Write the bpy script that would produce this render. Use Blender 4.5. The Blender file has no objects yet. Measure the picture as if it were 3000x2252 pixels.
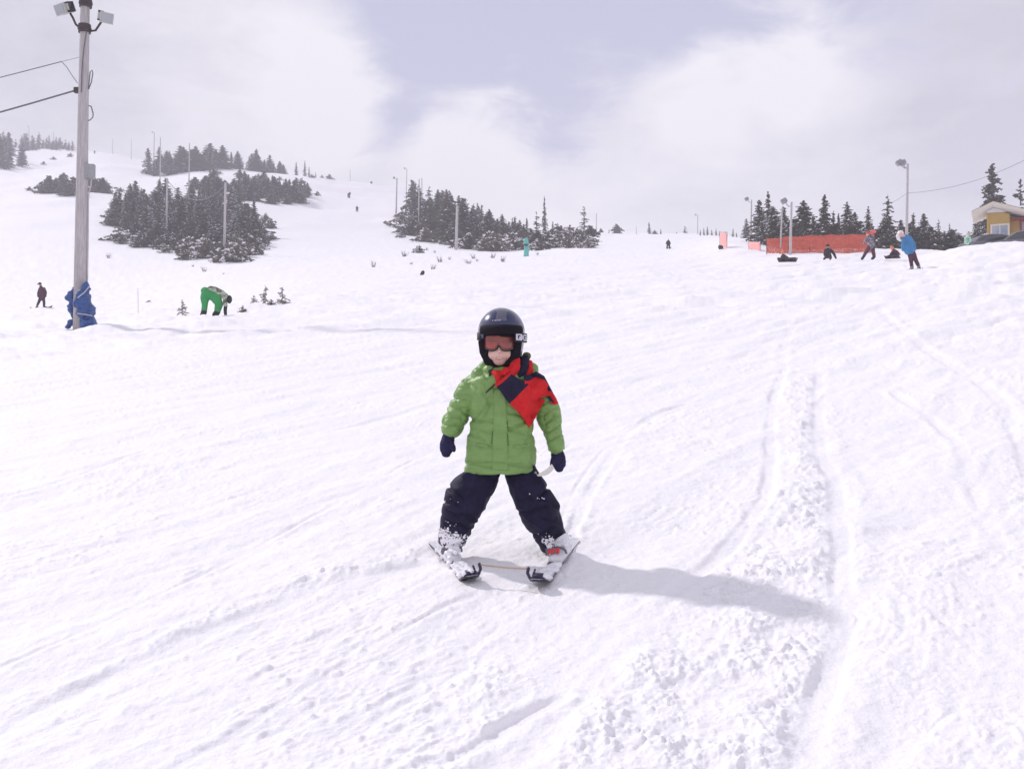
import bpy, bmesh, math, random
import numpy as np
from mathutils import Vector, Matrix
from mathutils.bvhtree import BVHTree

R = math.radians
random.seed(7)
scene = bpy.context.scene
col = scene.collection

# ------------------------------------------------------------------ camera
F, CX, CY, TH = 2944.0, 1500.0, 1126.0, R(2.0)      # focal length / centre in photo pixels, pitch
cam_d = bpy.data.cameras.new('camera')
cam_d.sensor_width = 36.0
cam_d.lens = 36.0 * F / 3000.0
cam_d.clip_start = 0.05
cam_d.clip_end = 6000
cam = bpy.data.objects.new('camera', cam_d)
cam.rotation_euler = (R(90) + TH, 0, 0)
cam.location = (0, 0, 0)
col.objects.link(cam)
scene.camera = cam

# ------------------------------------------------------------------ light
SUN_TO = Vector((-1.24, 0.91, 1.27)).normalized()
sun_el = math.asin(SUN_TO.z)
sun_az = math.atan2(SUN_TO.x, SUN_TO.y)
sl = bpy.data.lights.new('sun', 'SUN')
sl.energy = 3.05
sl.angle = R(2.6)
sl.color = (1.0, 0.955, 0.93)
so = bpy.data.objects.new('sun', sl)
so.rotation_euler = SUN_TO.to_track_quat('Z', 'Y').to_euler()
col.objects.link(so)

def px_dir(px, py):
    yp = -(py - CY) / F
    return Vector(((px - CX) / F, math.cos(TH) - yp * math.sin(TH), math.sin(TH) + yp * math.cos(TH)))

world = bpy.data.worlds.new("World")
scene.world = world
world.use_nodes = True
wn, wl = world.node_tree.nodes, world.node_tree.links
wn.clear()
w_out = wn.new('ShaderNodeOutputWorld')
w_bg = wn.new('ShaderNodeBackground'); w_bg.inputs['Strength'].default_value = 0.1
sky = wn.new('ShaderNodeTexSky'); sky.sky_type = 'NISHITA'; sky.sun_disc = False
sky.sun_elevation = sun_el; sky.sun_rotation = sun_az
sky.air_density = 1.0; sky.dust_density = 1.5
w_tc = wn.new('ShaderNodeTexCoord')
def wmath(op, a, b=None, c=None):
    n = wn.new('ShaderNodeMath'); n.operation = op
    for i, v in enumerate((a, b, c)):
        if v is None: continue
        if isinstance(v, (int, float)): n.inputs[i].default_value = v
        else: wl.new(v, n.inputs[i])
    return n.outputs[0]
def wnoise(scale, det, rough, sc=(1, 1, 2.2), off=(0, 0, 0), dist=0.0):
    m = wn.new('ShaderNodeMapping'); wl.new(w_tc.outputs['Generated'], m.inputs[0])
    m.inputs['Scale'].default_value = sc; m.inputs['Location'].default_value = off
    n = wn.new('ShaderNodeTexNoise'); wl.new(m.outputs[0], n.inputs['Vector'])
    n.inputs['Scale'].default_value = scale; n.inputs['Detail'].default_value = det
    n.inputs['Roughness'].default_value = rough; n.inputs['Distortion'].default_value = dist
    return n.outputs['Fac']
def wblob(px, py, r0, r1):
    """1 near the sky direction seen at that place of the photo, 0 beyond r1 (a fixed direction in the world)"""
    d = px_dir(px, py).normalized()
    v = wn.new('ShaderNodeVectorMath'); v.operation = 'DISTANCE'
    wl.new(w_tc.outputs['Generated'], v.inputs[0]); v.inputs[1].default_value = d
    mr = wn.new('ShaderNodeMapRange'); mr.interpolation_type = 'SMOOTHSTEP'
    wl.new(v.outputs['Value'], mr.inputs['Value'])
    mr.inputs['From Min'].default_value = r1; mr.inputs['From Max'].default_value = r0
    return mr.outputs['Result']
n_big = wnoise(2.3, 9, 0.52, off=(3.1, 0.4, 1.7))
n_det = wnoise(5.5, 10, 0.6, off=(1.1, 2.4, 0.7), dist=0.3)
# blue opening in the clouds: three soft patches, ragged by the noise
def wmax(*a):
    r = a[0]
    for q in a[1:]: r = wmath('MAXIMUM', r, q)
    return r
op = wmax(wblob(1150, -20, 0.01, 0.13), wblob(1350, 90, 0.02, 0.19), wblob(1600, 130, 0.02, 0.20), wblob(1850, 40, 0.02, 0.18),
          wblob(2200, -60, 0.02, 0.17), wblob(2500, -40, 0.0, 0.14), wmath('MULTIPLY', wblob(1620, 320, 0.0, 0.12), 0.85), wmath('MULTIPLY', wblob(1180, 340, 0.0, 0.08), 0.8))
puff = wmax(wblob(2330, 230, 0.01, 0.13), wblob(2080, 330, 0.01, 0.10), wblob(1380, 430, 0.01, 0.10), wblob(960, 250, 0.01, 0.10))
op = wmath('SUBTRACT', op, wmath('MULTIPLY', puff, 0.55))
n_puf = wnoise(9.0, 11, 0.62, off=(0.3, 1.4, 2.7), dist=0.6)
ragged = wmath('ADD', op, wmath('ADD', wmath('MULTIPLY', wmath('SUBTRACT', n_det, 0.5), 1.6), wmath('MULTIPLY', wmath('SUBTRACT', n_puf, 0.5), 1.3)))
hole = wn.new('ShaderNodeMapRange'); hole.interpolation_type = 'SMOOTHSTEP'
wl.new(ragged, hole.inputs['Value'])
hole.inputs['From Min'].default_value = 0.12; hole.inputs['From Max'].default_value = 0.92
hole.inputs['To Max'].default_value = 1.0
cr = wn.new('ShaderNodeValToRGB')
tone = wmath('ADD', wmath('MULTIPLY', n_big, 0.75), wmath('ADD', wmath('MULTIPLY', n_det, 0.48), wmath('MULTIPLY', n_puf, 0.42)))
tone = wmath('SUBTRACT', tone, wmath('MULTIPLY', wblob(3050, 250, 0.02, 0.26), 0.26))
tone = wmath('SUBTRACT', tone, wmath('MULTIPLY', wblob(0, 100, 0.02, 0.17), 0.22))
tone = wmath('ADD', tone, wmath('MULTIPLY', puff, 0.22))
tone = wmath('ADD', tone, wmath('MULTIPLY', wblob(1500, 560, 0.05, 0.35), 0.12))
wl.new(tone, cr.inputs[0])
cr.color_ramp.elements[0].position = 0.54; cr.color_ramp.elements[0].color = (0.555, 0.55, 0.645, 1)
cr.color_ramp.elements[1].position = 1.06 - .06; cr.color_ramp.elements[1].color = (0.95, 0.935, 0.98, 1)
cl_s = wn.new('ShaderNodeVectorMath'); cl_s.operation = 'SCALE'; wl.new(cr.outputs[0], cl_s.inputs[0])
cl_s.inputs['Scale'].default_value = 10.9
# thin veil over the blue: nishita sky mixed with pale lavender cloud
veil = wn.new('ShaderNodeMix'); veil.data_type = 'RGBA'
veil.inputs[0].default_value = 0.88
wl.new(sky.outputs[0], veil.inputs[6]); veil.inputs[7].default_value = (5.7, 5.85, 8.0, 1)
mx = wn.new('ShaderNodeMix'); mx.data_type = 'RGBA'
wl.new(hole.outputs[0], mx.inputs[0]); wl.new(cl_s.outputs[0], mx.inputs[6]); wl.new(veil.outputs[2], mx.inputs[7])
sx = wn.new('ShaderNodeSeparateXYZ'); wl.new(w_tc.outputs['Generated'], sx.inputs[0])
zf = wn.new('ShaderNodeMapRange'); zf.interpolation_type = 'SMOOTHSTEP'; wl.new(sx.outputs['Z'], zf.inputs['Value'])   # unseen sky overhead, made darker and bluer to deepen the shadows
zf.inputs['From Min'].default_value = 0.50; zf.inputs['From Max'].default_value = 0.85; zf.inputs['To Max'].default_value = 0.75
mz = wn.new('ShaderNodeMix'); mz.data_type = 'RGBA'; wl.new(zf.outputs[0], mz.inputs[0]); wl.new(mx.outputs[2], mz.inputs[6]); mz.inputs[7].default_value = (3.6, 3.8, 5.4, 1)
wl.new(mz.outputs[2], w_bg.inputs['Color']); wl.new(w_bg.outputs[0], w_out.inputs['Surface'])

scene.view_settings.view_transform = 'Standard'
scene.view_settings.look = 'None'
scene.view_settings.exposure = -0.05
scene.view_settings.gamma = 1.0
scene.cycles.volume_bounces = 1
scene.cycles.max_bounces = 8

# ------------------------------------------------------------------ noise
def _h(ix, iy, iz, s):
    n = (ix.astype(np.int64) * 374761393 + iy.astype(np.int64) * 668265263 + iz.astype(np.int64) * 2147483647 + s * 974634777)
    n = (n ^ (n >> 13)) * 1274126177
    n = n ^ (n >> 16)
    return (n & 0xFFFF).astype(np.float64) / 65535.0 * 2 - 1
def noise2(x, y, s=0):
    x = np.asarray(x, float); y = np.asarray(y, float)
    ix = np.floor(x); iy = np.floor(y); fx = x - ix; fy = y - iy
    ux = fx * fx * fx * (fx * (fx * 6 - 15) + 10); uy = fy * fy * fy * (fy * (fy * 6 - 15) + 10)
    z = np.zeros_like(ix)
    def g(dx, dy):
        gx = _h(ix + dx, iy + dy, z, s); gy = _h(ix + dx, iy + dy, z, s + 57)
        return gx * (fx - dx) + gy * (fy - dy)
    a = g(0, 0); b = g(1, 0); c = g(0, 1); d = g(1, 1)
    return (a + (b - a) * ux + (c - a) * uy + (a - b - c + d) * ux * uy) * 1.4
def fbm2(x, y, o=4, s=0, p=0.5):
    t = 0; a = 1.0; f = 1.0
    for i in range(o):
        t = t + a * noise2(x * f + i * 17.3, y * f - i * 9.1, s + i); a *= p; f *= 2.03
    return t
def noise3(p, s=0):
    ip = np.floor(p); f = p - ip; u = f * f * (3 - 2 * f)
    r = 0
    for dx in (0, 1):
        wx = u[:, 0] if dx else 1 - u[:, 0]
        for dy in (0, 1):
            wy = u[:, 1] if dy else 1 - u[:, 1]
            for dz in (0, 1):
                wz = u[:, 2] if dz else 1 - u[:, 2]
                r = r + wx * wy * wz * _h(ip[:, 0] + dx, ip[:, 1] + dy, ip[:, 2] + dz, s)
    return r
def sstep(a, b, x):
    t = np.clip((x - a) / (b - a), 0, 1); return t * t * (3 - 2 * t)

# ------------------------------------------------------------------ terrain function
PZ, PA, PB = -1.48, 0.169, 0.053
def py_to_e(py): return np.tan(TH + np.arctan(-(np.asarray(py, float) - CY) / F))
def e_to_py(e): return CY - F * math.tan(math.atan(e) - TH)
COLS = [
 (-1500, [(27, 1030), (40, 970), (60, 925), (90, 850), (130, 700), (180, 600), (250, 520), (330, 440), (450, 390), (700, 470), (1200, 900)]),
 (-500, [(27, 1000), (40, 950), (60, 915), (90, 850), (130, 705), (180, 600), (250, 520), (330, 450), (450, 405), (700, 480), (1200, 900)]),
 (0,    [(27, 972), (40, 928), (60, 905), (90, 845), (130, 710), (180, 605), (250, 525), (330, 470), (450, 425), (700, 500), (1200, 900)]),
 (300,  [(27, 955), (40, 922), (60, 900), (90, 838), (130, 712), (180, 605), (250, 528), (330, 480), (450, 440), (700, 520), (1200, 900)]),
 (420,  [(27, 948), (40, 915), (60, 893), (90, 828), (130, 722), (180, 625), (250, 545), (330, 500), (450, 466), (700, 560), (1200, 900)]),
 (600,  [(27, 938), (40, 902), (60, 872), (90, 808), (130, 730), (180, 625), (250, 530), (330, 482), (450, 520), (700, 700), (1200, 950)]),
 (760,  [(27, 932), (40, 887), (60, 850), (90, 795), (130, 728), (180, 635), (250, 540), (330, 490), (450, 530), (700, 700), (1200, 950)]),
 (900,  [(27, 925), (40, 873), (60, 833), (90, 785), (130, 727), (180, 645), (250, 558), (330, 510), (450, 550), (700, 700), (1200, 950)]),
 (1090, [(27, 915), (40, 862), (60, 820), (90, 776), (130, 728), (180, 662), (250, 582), (330, 536), (450, 565), (700, 700), (1200, 950)]),
 (1200, [(27, 910), (40, 855), (60, 813), (90, 770), (130, 727), (180, 662), (250, 590), (330, 549), (450, 580), (700, 700), (1200, 950)]),
 (1350, [(27, 903), (40, 847), (60, 806), (90, 766), (130, 730), (180, 690), (250, 635), (330, 602), (450, 640), (700, 800), (1200, 950)]),
 (1500, [(27, 895), (40, 840), (60, 800), (90, 762), (130, 733), (180, 702), (250, 682), (330, 678), (450, 710), (700, 850), (1200, 1000)]),
 (1700, [(27, 886), (40, 830), (60, 789), (90, 750), (130, 716), (180, 692), (250, 681), (330, 684), (450, 720), (700, 850), (1200, 1000)]),
 (2050, [(27, 865), (40, 813), (60, 775), (90, 737), (130, 706), (180, 688), (250, 684), (330, 692), (450, 730), (700, 850), (1200, 1000)]),
 (2150, [(27, 860), (40, 806), (60, 766), (80, 715), (95, 693), (130, 694), (180, 690), (250, 690), (450, 730), (700, 850), (1200, 1000)]),
 (2205, [(27, 857), (40, 803), (60, 758), (80, 716), (95, 700), (130, 700), (180, 698), (250, 700), (450, 750), (700, 850), (1200, 1000)]),
 (2260, [(27, 853), (40, 800), (60, 747), (80, 735), (95, 730), (130, 715), (180, 712), (250, 720), (450, 760), (700, 850), (1200, 1000)]),
 (2450, [(27, 845), (40, 789), (60, 745), (80, 730), (95, 724), (130, 716), (180, 722), (250, 740), (450, 780), (700, 850), (1200, 1000)]),
 (2600, [(27, 835), (40, 788), (60, 745), (80, 730), (95, 724), (130, 716), (180, 722), (250, 740), (450, 780), (700, 850), (1200, 1000)]),
 (2730, [(27, 828), (40, 778), (60, 744), (80, 732), (95, 726), (130, 722), (180, 730), (250, 745), (450, 780), (700, 850), (1200, 1000)]),
 (2820, [(27, 822), (40, 764), (50, 716), (56, 722), (65, 738), (90, 736), (130, 734), (250, 750), (450, 780), (700, 850), (1200, 1000)]),
 (3000, [(27, 812), (40, 752), (50, 704), (56, 711), (65, 735), (90, 735), (130, 734), (250, 750), (450, 780), (700, 850), (1200, 1000)]),
 (3500, [(27, 785), (40, 730), (50, 690), (56, 700), (65, 725), (90, 735), (130, 734), (250, 750), (450, 780), (700, 850), (1200, 1000)]),
 (4500, [(27, 760), (40, 720), (50, 690), (56, 700), (65, 725), (90, 735), (130, 734), (250, 750), (450, 780), (700, 850), (1200, 1000)]),
]
LG = np.linspace(math.log(18), math.log(1200), 160)
TG = np.linspace(-1.02, 1.02, 341)
_tc = np.array([(c[0] - CX) / F for c in COLS])
_rows = []
for c, kn in COLS:
    t0 = (c - CX) / F
    ys = [18.0] + [k[0] for k in kn]
    es = [PZ / 18.0 + PA + PB * t0] + [float(py_to_e(k[1])) for k in kn]
    _rows.append(np.interp(LG, np.log(ys), es))
_rows = np.array(_rows)
ETAB = np.array([np.interp(TG, _tc, _rows[:, j]) for j in range(len(LG))]).T   # [t, logY]
def _sm(a, ax, k):
    ker = np.exp(-0.5 * (np.arange(-3 * k, 3 * k + 1) / k) ** 2); ker /= ker.sum()
    pad = [(0, 0), (0, 0)]; pad[ax] = (3 * k, 3 * k)
    b = np.pad(a, pad, mode='edge')
    return np.apply_along_axis(lambda v: np.convolve(v, ker, 'valid'), ax, b)
ETAB = _sm(_sm(ETAB, 0, 3), 1, 2)
def ground_base(X, Y):
    X = np.asarray(X, float); Y = np.asarray(Y, float)
    zp = PZ + PA * Y + PB * X
    Ys = np.maximum(Y, 1.0)
    t = np.clip(X / Ys, -1.0, 1.0)
    ly = np.clip((np.log(Ys) - LG[0]) / (LG[1] - LG[0]), 0, len(LG) - 1.001)
    ti = np.clip((t - TG[0]) / (TG[1] - TG[0]), 0, len(TG) - 1.001)
    i = ti.astype(int); j = ly.astype(int); a = ti - i; b = ly - j
    e = (ETAB[i, j] * (1 - a) * (1 - b) + ETAB[i + 1, j] * a * (1 - b) + ETAB[i, j + 1] * (1 - a) * b + ETAB[i + 1, j + 1] * a * b)
    w = sstep(19, 27, Y)
    return zp * (1 - w) + w * e * Ys

def P(px, py, Y):
    d = px_dir(px, py); return d * (Y / d.y)
def gz(X, Y): return float(ground_base(np.array([X]), np.array([Y]))[0] + ground_detail(np.array([X]), np.array([Y]))[0])
def G(px, Y):
    X = (px - CX) / F * Y
    for _ in range(3):
        z = gz(X, Y); yp = math.tan(math.atan(z / Y) - TH)
        X = (px - CX) / F * Y / (math.cos(TH) - yp * math.sin(TH))
    return Vector((X, Y, gz(X, Y)))
def depth_at(px, py, lo=20.0, hi=520.0):
    """distance at which the ground is seen at that pixel (first crossing from near)"""
    prev = None; Y = lo
    e_t = float(py_to_e(py)); t = (px - CX) / F
    while Y < hi:
        e = float(ground_base(np.array([t * Y]), np.array([Y]))[0]) / Y
        if e >= e_t: return Y
        if prev is None or e > prev[0]: prev = (e, Y)
        Y *= 1.01
    return prev[1] * random.uniform(.95, 1.0)
def plane_pt(px, py):
    d = px_dir(px, py); k = PZ / (d.z - PA * d.y - PB * d.x)
    return (d.x * k, d.y * k)

# tracks and churned snow near the camera (polylines in ground metres)
def PL(*pts): return [plane_pt(*p) for p in pts]
def seg_dist(X, Y, pl):
    """signed distance (left +) and distance to polyline, with param"""
    best = np.full(X.shape, 1e9); sg = np.zeros(X.shape)
    for (ax, ay), (bx, by) in zip(pl[:-1], pl[1:]):
        dx, dy = bx - ax, by - ay; L2 = dx * dx + dy * dy
        t = np.clip(((X - ax) * dx + (Y - ay) * dy) / L2, 0, 1)
        qx = X - ax - t * dx; qy = Y - ay - t * dy
        d = np.hypot(qx, qy); m = d < best
        best = np.where(m, d, best); sg = np.where(m, np.sign(dx * qy - dy * qx), sg)
    return best, sg
def smooth_pl(pl, n=3):
    for _ in range(n):
        q = [pl[0]]
        for a, b in zip(pl[:-1], pl[1:]):
            q.append((a[0] * .75 + b[0] * .25, a[1] * .75 + b[1] * .25)); q.append((a[0] * .25 + b[0] * .75, a[1] * .25 + b[1] * .75))
        q.append(pl[-1]); pl = q
    return pl
def in_poly(X, Y, poly):
    ins = np.zeros(X.shape, bool); n = len(poly)
    for i in range(n):
        x1, y1 = poly[i]; x2, y2 = poly[(i + 1) % n]
        c = ((y1 > Y) != (y2 > Y)) & (X < (x2 - x1) * (Y - y1) / ((y2 - y1) if y2 != y1 else 1e-9) + x1)
        ins ^= c
    return ins
# (polyline, half width m, depth m, lip height m, lip width m, lip side: + left - right 0 both)
TRACKS = [
 (PL((-400, 2400), (0, 2150), (300, 1990), (650, 1835), (950, 1715), (1235, 1652)), 0.055, 0.016, 0.012, 0.05, 1),
 (PL((-300, 2120), (0, 1960), (400, 1775), (800, 1572), (1250, 1330), (1420, 1240)), 0.018, 0.012, 0.010, 0.03, -1),
 (PL((2300, 1075), (2255, 1190), (2262, 1420), (2200, 1530), (2085, 1650), (1960, 1740)), 0.045, 0.030, 0.010, 0.04, 1),
 (PL((1668, 1580), (1715, 1455), (1800, 1325), (1850, 1255), (1960, 1190), (2300, 1130)), 0.035, 0.022, 0.008, 0.03, -1),
 (PL((1640, 1530), (1700, 1400), (1790, 1290), (1850, 1240), (2000, 1200)), 0.012, 0.012, 0.006, 0.02, 1),
 (PL((1640, 1172), (1900, 1140), (2150, 1115), (2330, 1082)), 0.03, 0.018, 0.010, 0.04, -1),
 (PL((2400, 1090), (2395, 1330), (2450, 1400), (2465, 1600), (2475, 1850), (2390, 2100), (2330, 2320)), 0.05, 0.012, 0.014, 0.09, 1),
 (PL((2570, 900), (2700, 1020), (2900, 1130), (2990, 1260), (3060, 1500)), 0.07, 0.02, 0.015, 0.08, 1),
 (PL((2620, 1150), (2820, 1290), (2850, 1420), (2930, 1600)), 0.04, 0.012, 0.010, 0.05, -1),
 (PL((-200, 1420), (250, 1330), (600, 1245)), 0.03, 0.012, 0.010, 0.04, 1),
 (PL((-200, 1500), (150, 1430), (420, 1320)), 0.03, 0.012, 0.012, 0.05, -1),
 (PL((-200, 1190), (300, 1120), (800, 1030)), 0.05, 0.014, 0.014, 0.07, 1),
 (PL((300, 1010), (900, 960), (1300, 930)), 0.08, 0.012, 0.010, 0.1, 1),
 (PL((900, 1285), (1150, 1215), (1290, 1175)), 0.03, 0.012, 0.012, 0.04, 1),
 (PL((1060, 1040), (1230, 1105), (1330, 1170)), 0.05, 0.014, 0.008, 0.05, 1),
 (PL((1700, 1090), (1830, 1050), (1950, 1010)), 0.03, 0.012, 0.008, 0.04, 1),
 (PL((2290, 1060), (2310, 960), (2420, 900)), 0.06, 0.014, 0.010, 0.06, 1),
 (PL((1300, 2252), (1480, 2130), (1640, 2040)), 0.03, 0.02, 0.014, 0.04, -1),
 (PL((500, 2252), (900, 2020), (1250, 1800), (1400, 1740)), 0.02, 0.008, 0.006, 0.03, 1),
]
TRACKS = [(smooth_pl(t[0]),) + t[1:] for t in TRACKS]
CHURN = [   # polygon in photo pixels on the near slope, amplitude
 (PL((2290, 1080), (2400, 1100), (2395, 1330), (2450, 1400), (2460, 1600), (2475, 1850), (2400, 2100), (2330, 2400), (1500, 2400), (1620, 2130), (1900, 1820), (2080, 1670), (2220, 1520), (2290, 1400), (2280, 1200)), 1.0),
 (PL((250, 1960), (600, 1780), (1000, 1640), (1240, 1590), (1240, 1640), (980, 1700), (640, 1830), (300, 1990), (-100, 2160), (-100, 2080)), 0.9),
 (PL((700, 2400), (1000, 2180), (1250, 1990), (1500, 1900), (1640, 1960), (1500, 2200), (1350, 2400)), 0.65),
 (PL((1760, 1330), (1900, 1220), (2080, 1190), (2200, 1230), (2150, 1300), (1900, 1420)), 0.35),
 (PL((100, 1400), (420, 1310), (700, 1290), (560, 1420), (250, 1480)), 0.5),
]
def ground_detail(X, Y):
    X = np.asarray(X, float); Y = np.asarray(Y, float)
    d = np.zeros(X.shape)
    far = np.hypot(X, Y)
    # broad undulation
    d += 0.10 * sstep(18, 60, far) * fbm2(X / 11, Y / 14, 3, 5)
    d += 1.3 * sstep(90, 260, far) * fbm2(X / 30, Y / 36, 4, 6)
    d += 0.16 * sstep(17, 24, far) * (1 - sstep(40, 60, far)) * fbm2(X / 2.2 + .3 * Y, Y / 3.0, 3, 8)
    # piste streaks
    u = 0.6 * X + 0.8 * Y; v = -0.8 * X + 0.6 * Y
    wl_ = fbm2(X / 2.4, Y / 2.4, 2, 12)
    u2, v2 = u + 0.25 * wl_, v + 0.25 * wl_
    fade = 1 - sstep(30, 80, far)
    d += 0.020 * fbm2(u2 / 2.2, v2 / 0.45, 4, 21) * fade + 0.022 * sstep(6, 16, far) * fade * fbm2(u2 / 1.3 + 7, v2 / 0.35, 4, 22, .6) - 0.03 * sstep(8, 18, far) * fade * (1 - np.abs(fbm2(u2 / 9.0, v2 / 1.6, 2, 23))) ** 12
    d += 0.11 * sstep(9, 30, far) * (1 - sstep(80, 200, far)) * fbm2(u2 / 7.0, v2 / 1.1, 3, 25)
    nr = far < 22
    if nr.any():
        x = X[nr]; y = Y[nr]; dd = np.zeros(x.shape); uu = u2[nr]; vv = v2[nr]
        fd = 1 - sstep(9, 22, far[nr])
        dd += 0.0050 * fbm2(x / 0.11, y / 0.11, 4, 31) * fd + .010 * fd * fbm2(x / .45, y / .5, 2, 33)
        patch = sstep(-0.15, 0.45, fbm2(x / 0.9, y / 1.2, 2, 35)) + .7 * np.exp(-((x + .55) / .75) ** 2 - ((y - 3.9) / .8) ** 2)
        # wind scales: short asymmetric lips lying across the slope
        sc = fbm2(uu / 0.22 + 0.6 * noise2(x / 0.3, y / 0.3, 41), vv / 0.075, 3, 42)
        dd += 0.0105 * patch * fd * np.abs(sc)
        # little lumps
        lump = np.maximum(fbm2(x / 0.055, y / 0.065, 2, 51) - 0.22, 0)
        dd += 0.013 * fd * lump * (0.35 + np.minimum(patch, 1))
        mask = np.zeros(x.shape)
        for poly, amp in CHURN:
            ins = in_poly(x + 0.05 * noise2(x / 0.2, y / 0.2, 61), y + 0.05 * noise2(x / 0.2, y / 0.2, 62), poly)
            bd, _ = seg_dist(x, y, poly + poly[:1])
            mask = np.maximum(mask, np.where(ins, sstep(0, 0.12, bd), 0) * amp)
        nz = 1 - np.abs(fbm2(x / 0.10, y / 0.11, 3, 71))
        big = fbm2(x / 0.35, y / 0.35, 2, 72)
        cl = np.maximum(fbm2(x / 0.06 + .4 * big, y / 0.07, 4, 73, .6) - 0.02, 0)
        cover = 0.35 + 0.65 * sstep(-0.35, 0.3, fbm2(x / 0.28, y / 0.33, 3, 74))
        dd += mask * cover * (0.020 * (nz - 0.6) + 0.024 * cl + 0.020 * big + 0.006 * fbm2(x / .03, y / .03, 3, 75) + 0.012)
        smooth = np.zeros(x.shape)
        lips = np.zeros(x.shape); gr = np.zeros(x.shape)
        wob = 0.015 * noise2(x / 0.25, y / 0.25, 81)
        for pl, hw, dep, lip, lw, side in TRACKS:
            ds, sg = seg_dist(x, y, pl)
            ds = ds + wob * min(1, hw / 0.03)
            strength = np.clip(.55 + 1.1 * noise2(x / 0.6, y / 0.6, 85), .12, 1.0)
            g = (1 - sstep(hw * 0.5, hw * 1.3, ds)) * strength
            gr = np.maximum(gr, g * dep * .62); smooth = np.maximum(smooth, g)
            lpw = np.where(sg * side >= 0, 1.0, 0.25)
            l = np.exp(-((ds - hw - lw * 0.7) / (lw * 0.6)) ** 2) * lpw
            lips = np.maximum(lips, l * lip * .55 * strength * (0.6 + 1.2 * np.clip(fbm2(x / 0.08, y / 0.08, 2, 83) + 0.4, 0, 1.4)))
        dd = dd * (1 - 0.75 * smooth) - gr + lips * (1 - smooth)
        d[nr] += dd
    return d

# ------------------------------------------------------------------ materials
def new_mat(name):
    m = bpy.data.materials.new(name); m.use_nodes = True
    return m, m.node_tree.nodes, m.node_tree.links, m.node_tree.nodes['Principled BSDF']
def pmat(name, c, rough=0.6, metal=0.0, var=0.0, vscale=8.0, bump=0.0, bscale=60.0, coat=0.0, spec=0.5, c2=None, thr=None, stretch=(1, 1, 1)):
    m, n, l, b = new_mat(name)
    b.inputs['Base Color'].default_value = (*c, 1); b.inputs['Roughness'].default_value = rough
    b.inputs['Metallic'].default_value = metal
    b.inputs['Specular IOR Level'].default_value = spec
    if coat: b.inputs['Coat Weight'].default_value = coat; b.inputs['Coat Roughness'].default_value = 0.06
    tc = n.new('ShaderNodeTexCoord')
    mp = n.new('ShaderNodeMapping'); l.new(tc.outputs['Object'], mp.inputs[0]); mp.inputs['Scale'].default_value = stretch
    if var or c2:
        t = n.new('ShaderNodeTexNoise'); l.new(mp.outputs[0], t.inputs['Vector'])
        t.inputs['Scale'].default_value = vscale; t.inputs['Detail'].default_value = 6; t.inputs['Roughness'].default_value = 0.6
        r = n.new('ShaderNodeValToRGB'); l.new(t.outputs['Fac'], r.inputs[0])
        if c2:
            a, bb = thr or (0.35, 0.65)
            r.color_ramp.elements[0].position = a; r.color_ramp.elements[1].position = bb
            r.color_ramp.elements[0].color = (*c, 1); r.color_ramp.elements[1].color = (*c2, 1)
        else:
            r.color_ramp.elements[0].position = 0.3; r.color_ramp.elements[1].position = 0.7
            r.color_ramp.elements[0].color = (*[x * (1 - var) for x in c], 1)
            r.color_ramp.elements[1].color = (*[min(1, x * (1 + var)) for x in c], 1)
        l.new(r.outputs[0], b.inputs['Base Color'])
    if bump:
        t = n.new('ShaderNodeTexNoise'); l.new(mp.outputs[0], t.inputs['Vector'])
        t.inputs['Scale'].default_value = bscale; t.inputs['Detail'].default_value = 5
        bp = n.new('ShaderNodeBump'); bp.inputs['Strength'].default_value = bump; bp.inputs['Distance'].default_value = 0.01
        l.new(t.outputs['Fac'], bp.inputs['Height']); l.new(bp.outputs[0], b.inputs['Normal'])
    return m
def snow_mat():
    m, n, l, b = new_mat('snow')
    b.inputs['Roughness'].default_value = 0.7
    b.inputs['Specular IOR Level'].default_value = 0.25
    tc = n.new('ShaderNodeTexCoord')
    t = n.new('ShaderNodeTexNoise'); l.new(tc.outputs['Object'], t.inputs['Vector'])
    t.inputs['Scale'].default_value = 0.35; t.inputs['Detail'].default_value = 8; t.inputs['Roughness'].default_value = 0.65
    r = n.new('ShaderNodeValToRGB'); l.new(t.outputs['Fac'], r.inputs[0])
    r.color_ramp.elements[0].position = 0.3; r.color_ramp.elements[1].position = 0.7
    r.color_ramp.elements[0].color = (0.905, 0.885, 0.92, 1); r.color_ramp.elements[1].color = (0.945, 0.915, 0.93, 1)
    l.new(r.outputs[0], b.inputs['Base Color'])
    hs = None
    for sc, st, det in ((26, 0.012, 4), (90, 0.004, 3), (5, 0.018, 4)):
        t = n.new('ShaderNodeTexNoise'); l.new(tc.outputs['Object'], t.inputs['Vector'])
        t.inputs['Scale'].default_value = sc; t.inputs['Detail'].default_value = det; t.inputs['Roughness'].default_value = 0.55
        bp = n.new('ShaderNodeBump'); bp.inputs['Strength'].default_value = 0.55; bp.inputs['Distance'].default_value = st
        l.new(t.outputs['Fac'], bp.inputs['Height'])
        if hs: l.new(hs, bp.inputs['Normal'])
        hs = bp.outputs[0]
    l.new(hs, b.inputs['Normal'])
    return m
M = {}
M['snow'] = snow_mat()
M['snow_patch'] = pmat('packed_snow', (0.88, 0.86, 0.91), 0.8, var=0.03, vscale=30, bump=0.5, bscale=80, spec=0.2)
M['needle'] = pmat('spruce_needles', (0.052, 0.060, 0.042), 0.8, c2=(0.150, 0.122, 0.095), vscale=2.0, spec=0.2)
M['needle2'] = pmat('brown_green_needles', (0.165, 0.128, 0.10), 0.8, c2=(0.085, 0.088, 0.060), vscale=1.4, spec=0.2)
M['twig'] = pmat('bare_twigs', (0.075, 0.055, 0.045), 0.8, var=0.3)
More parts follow.
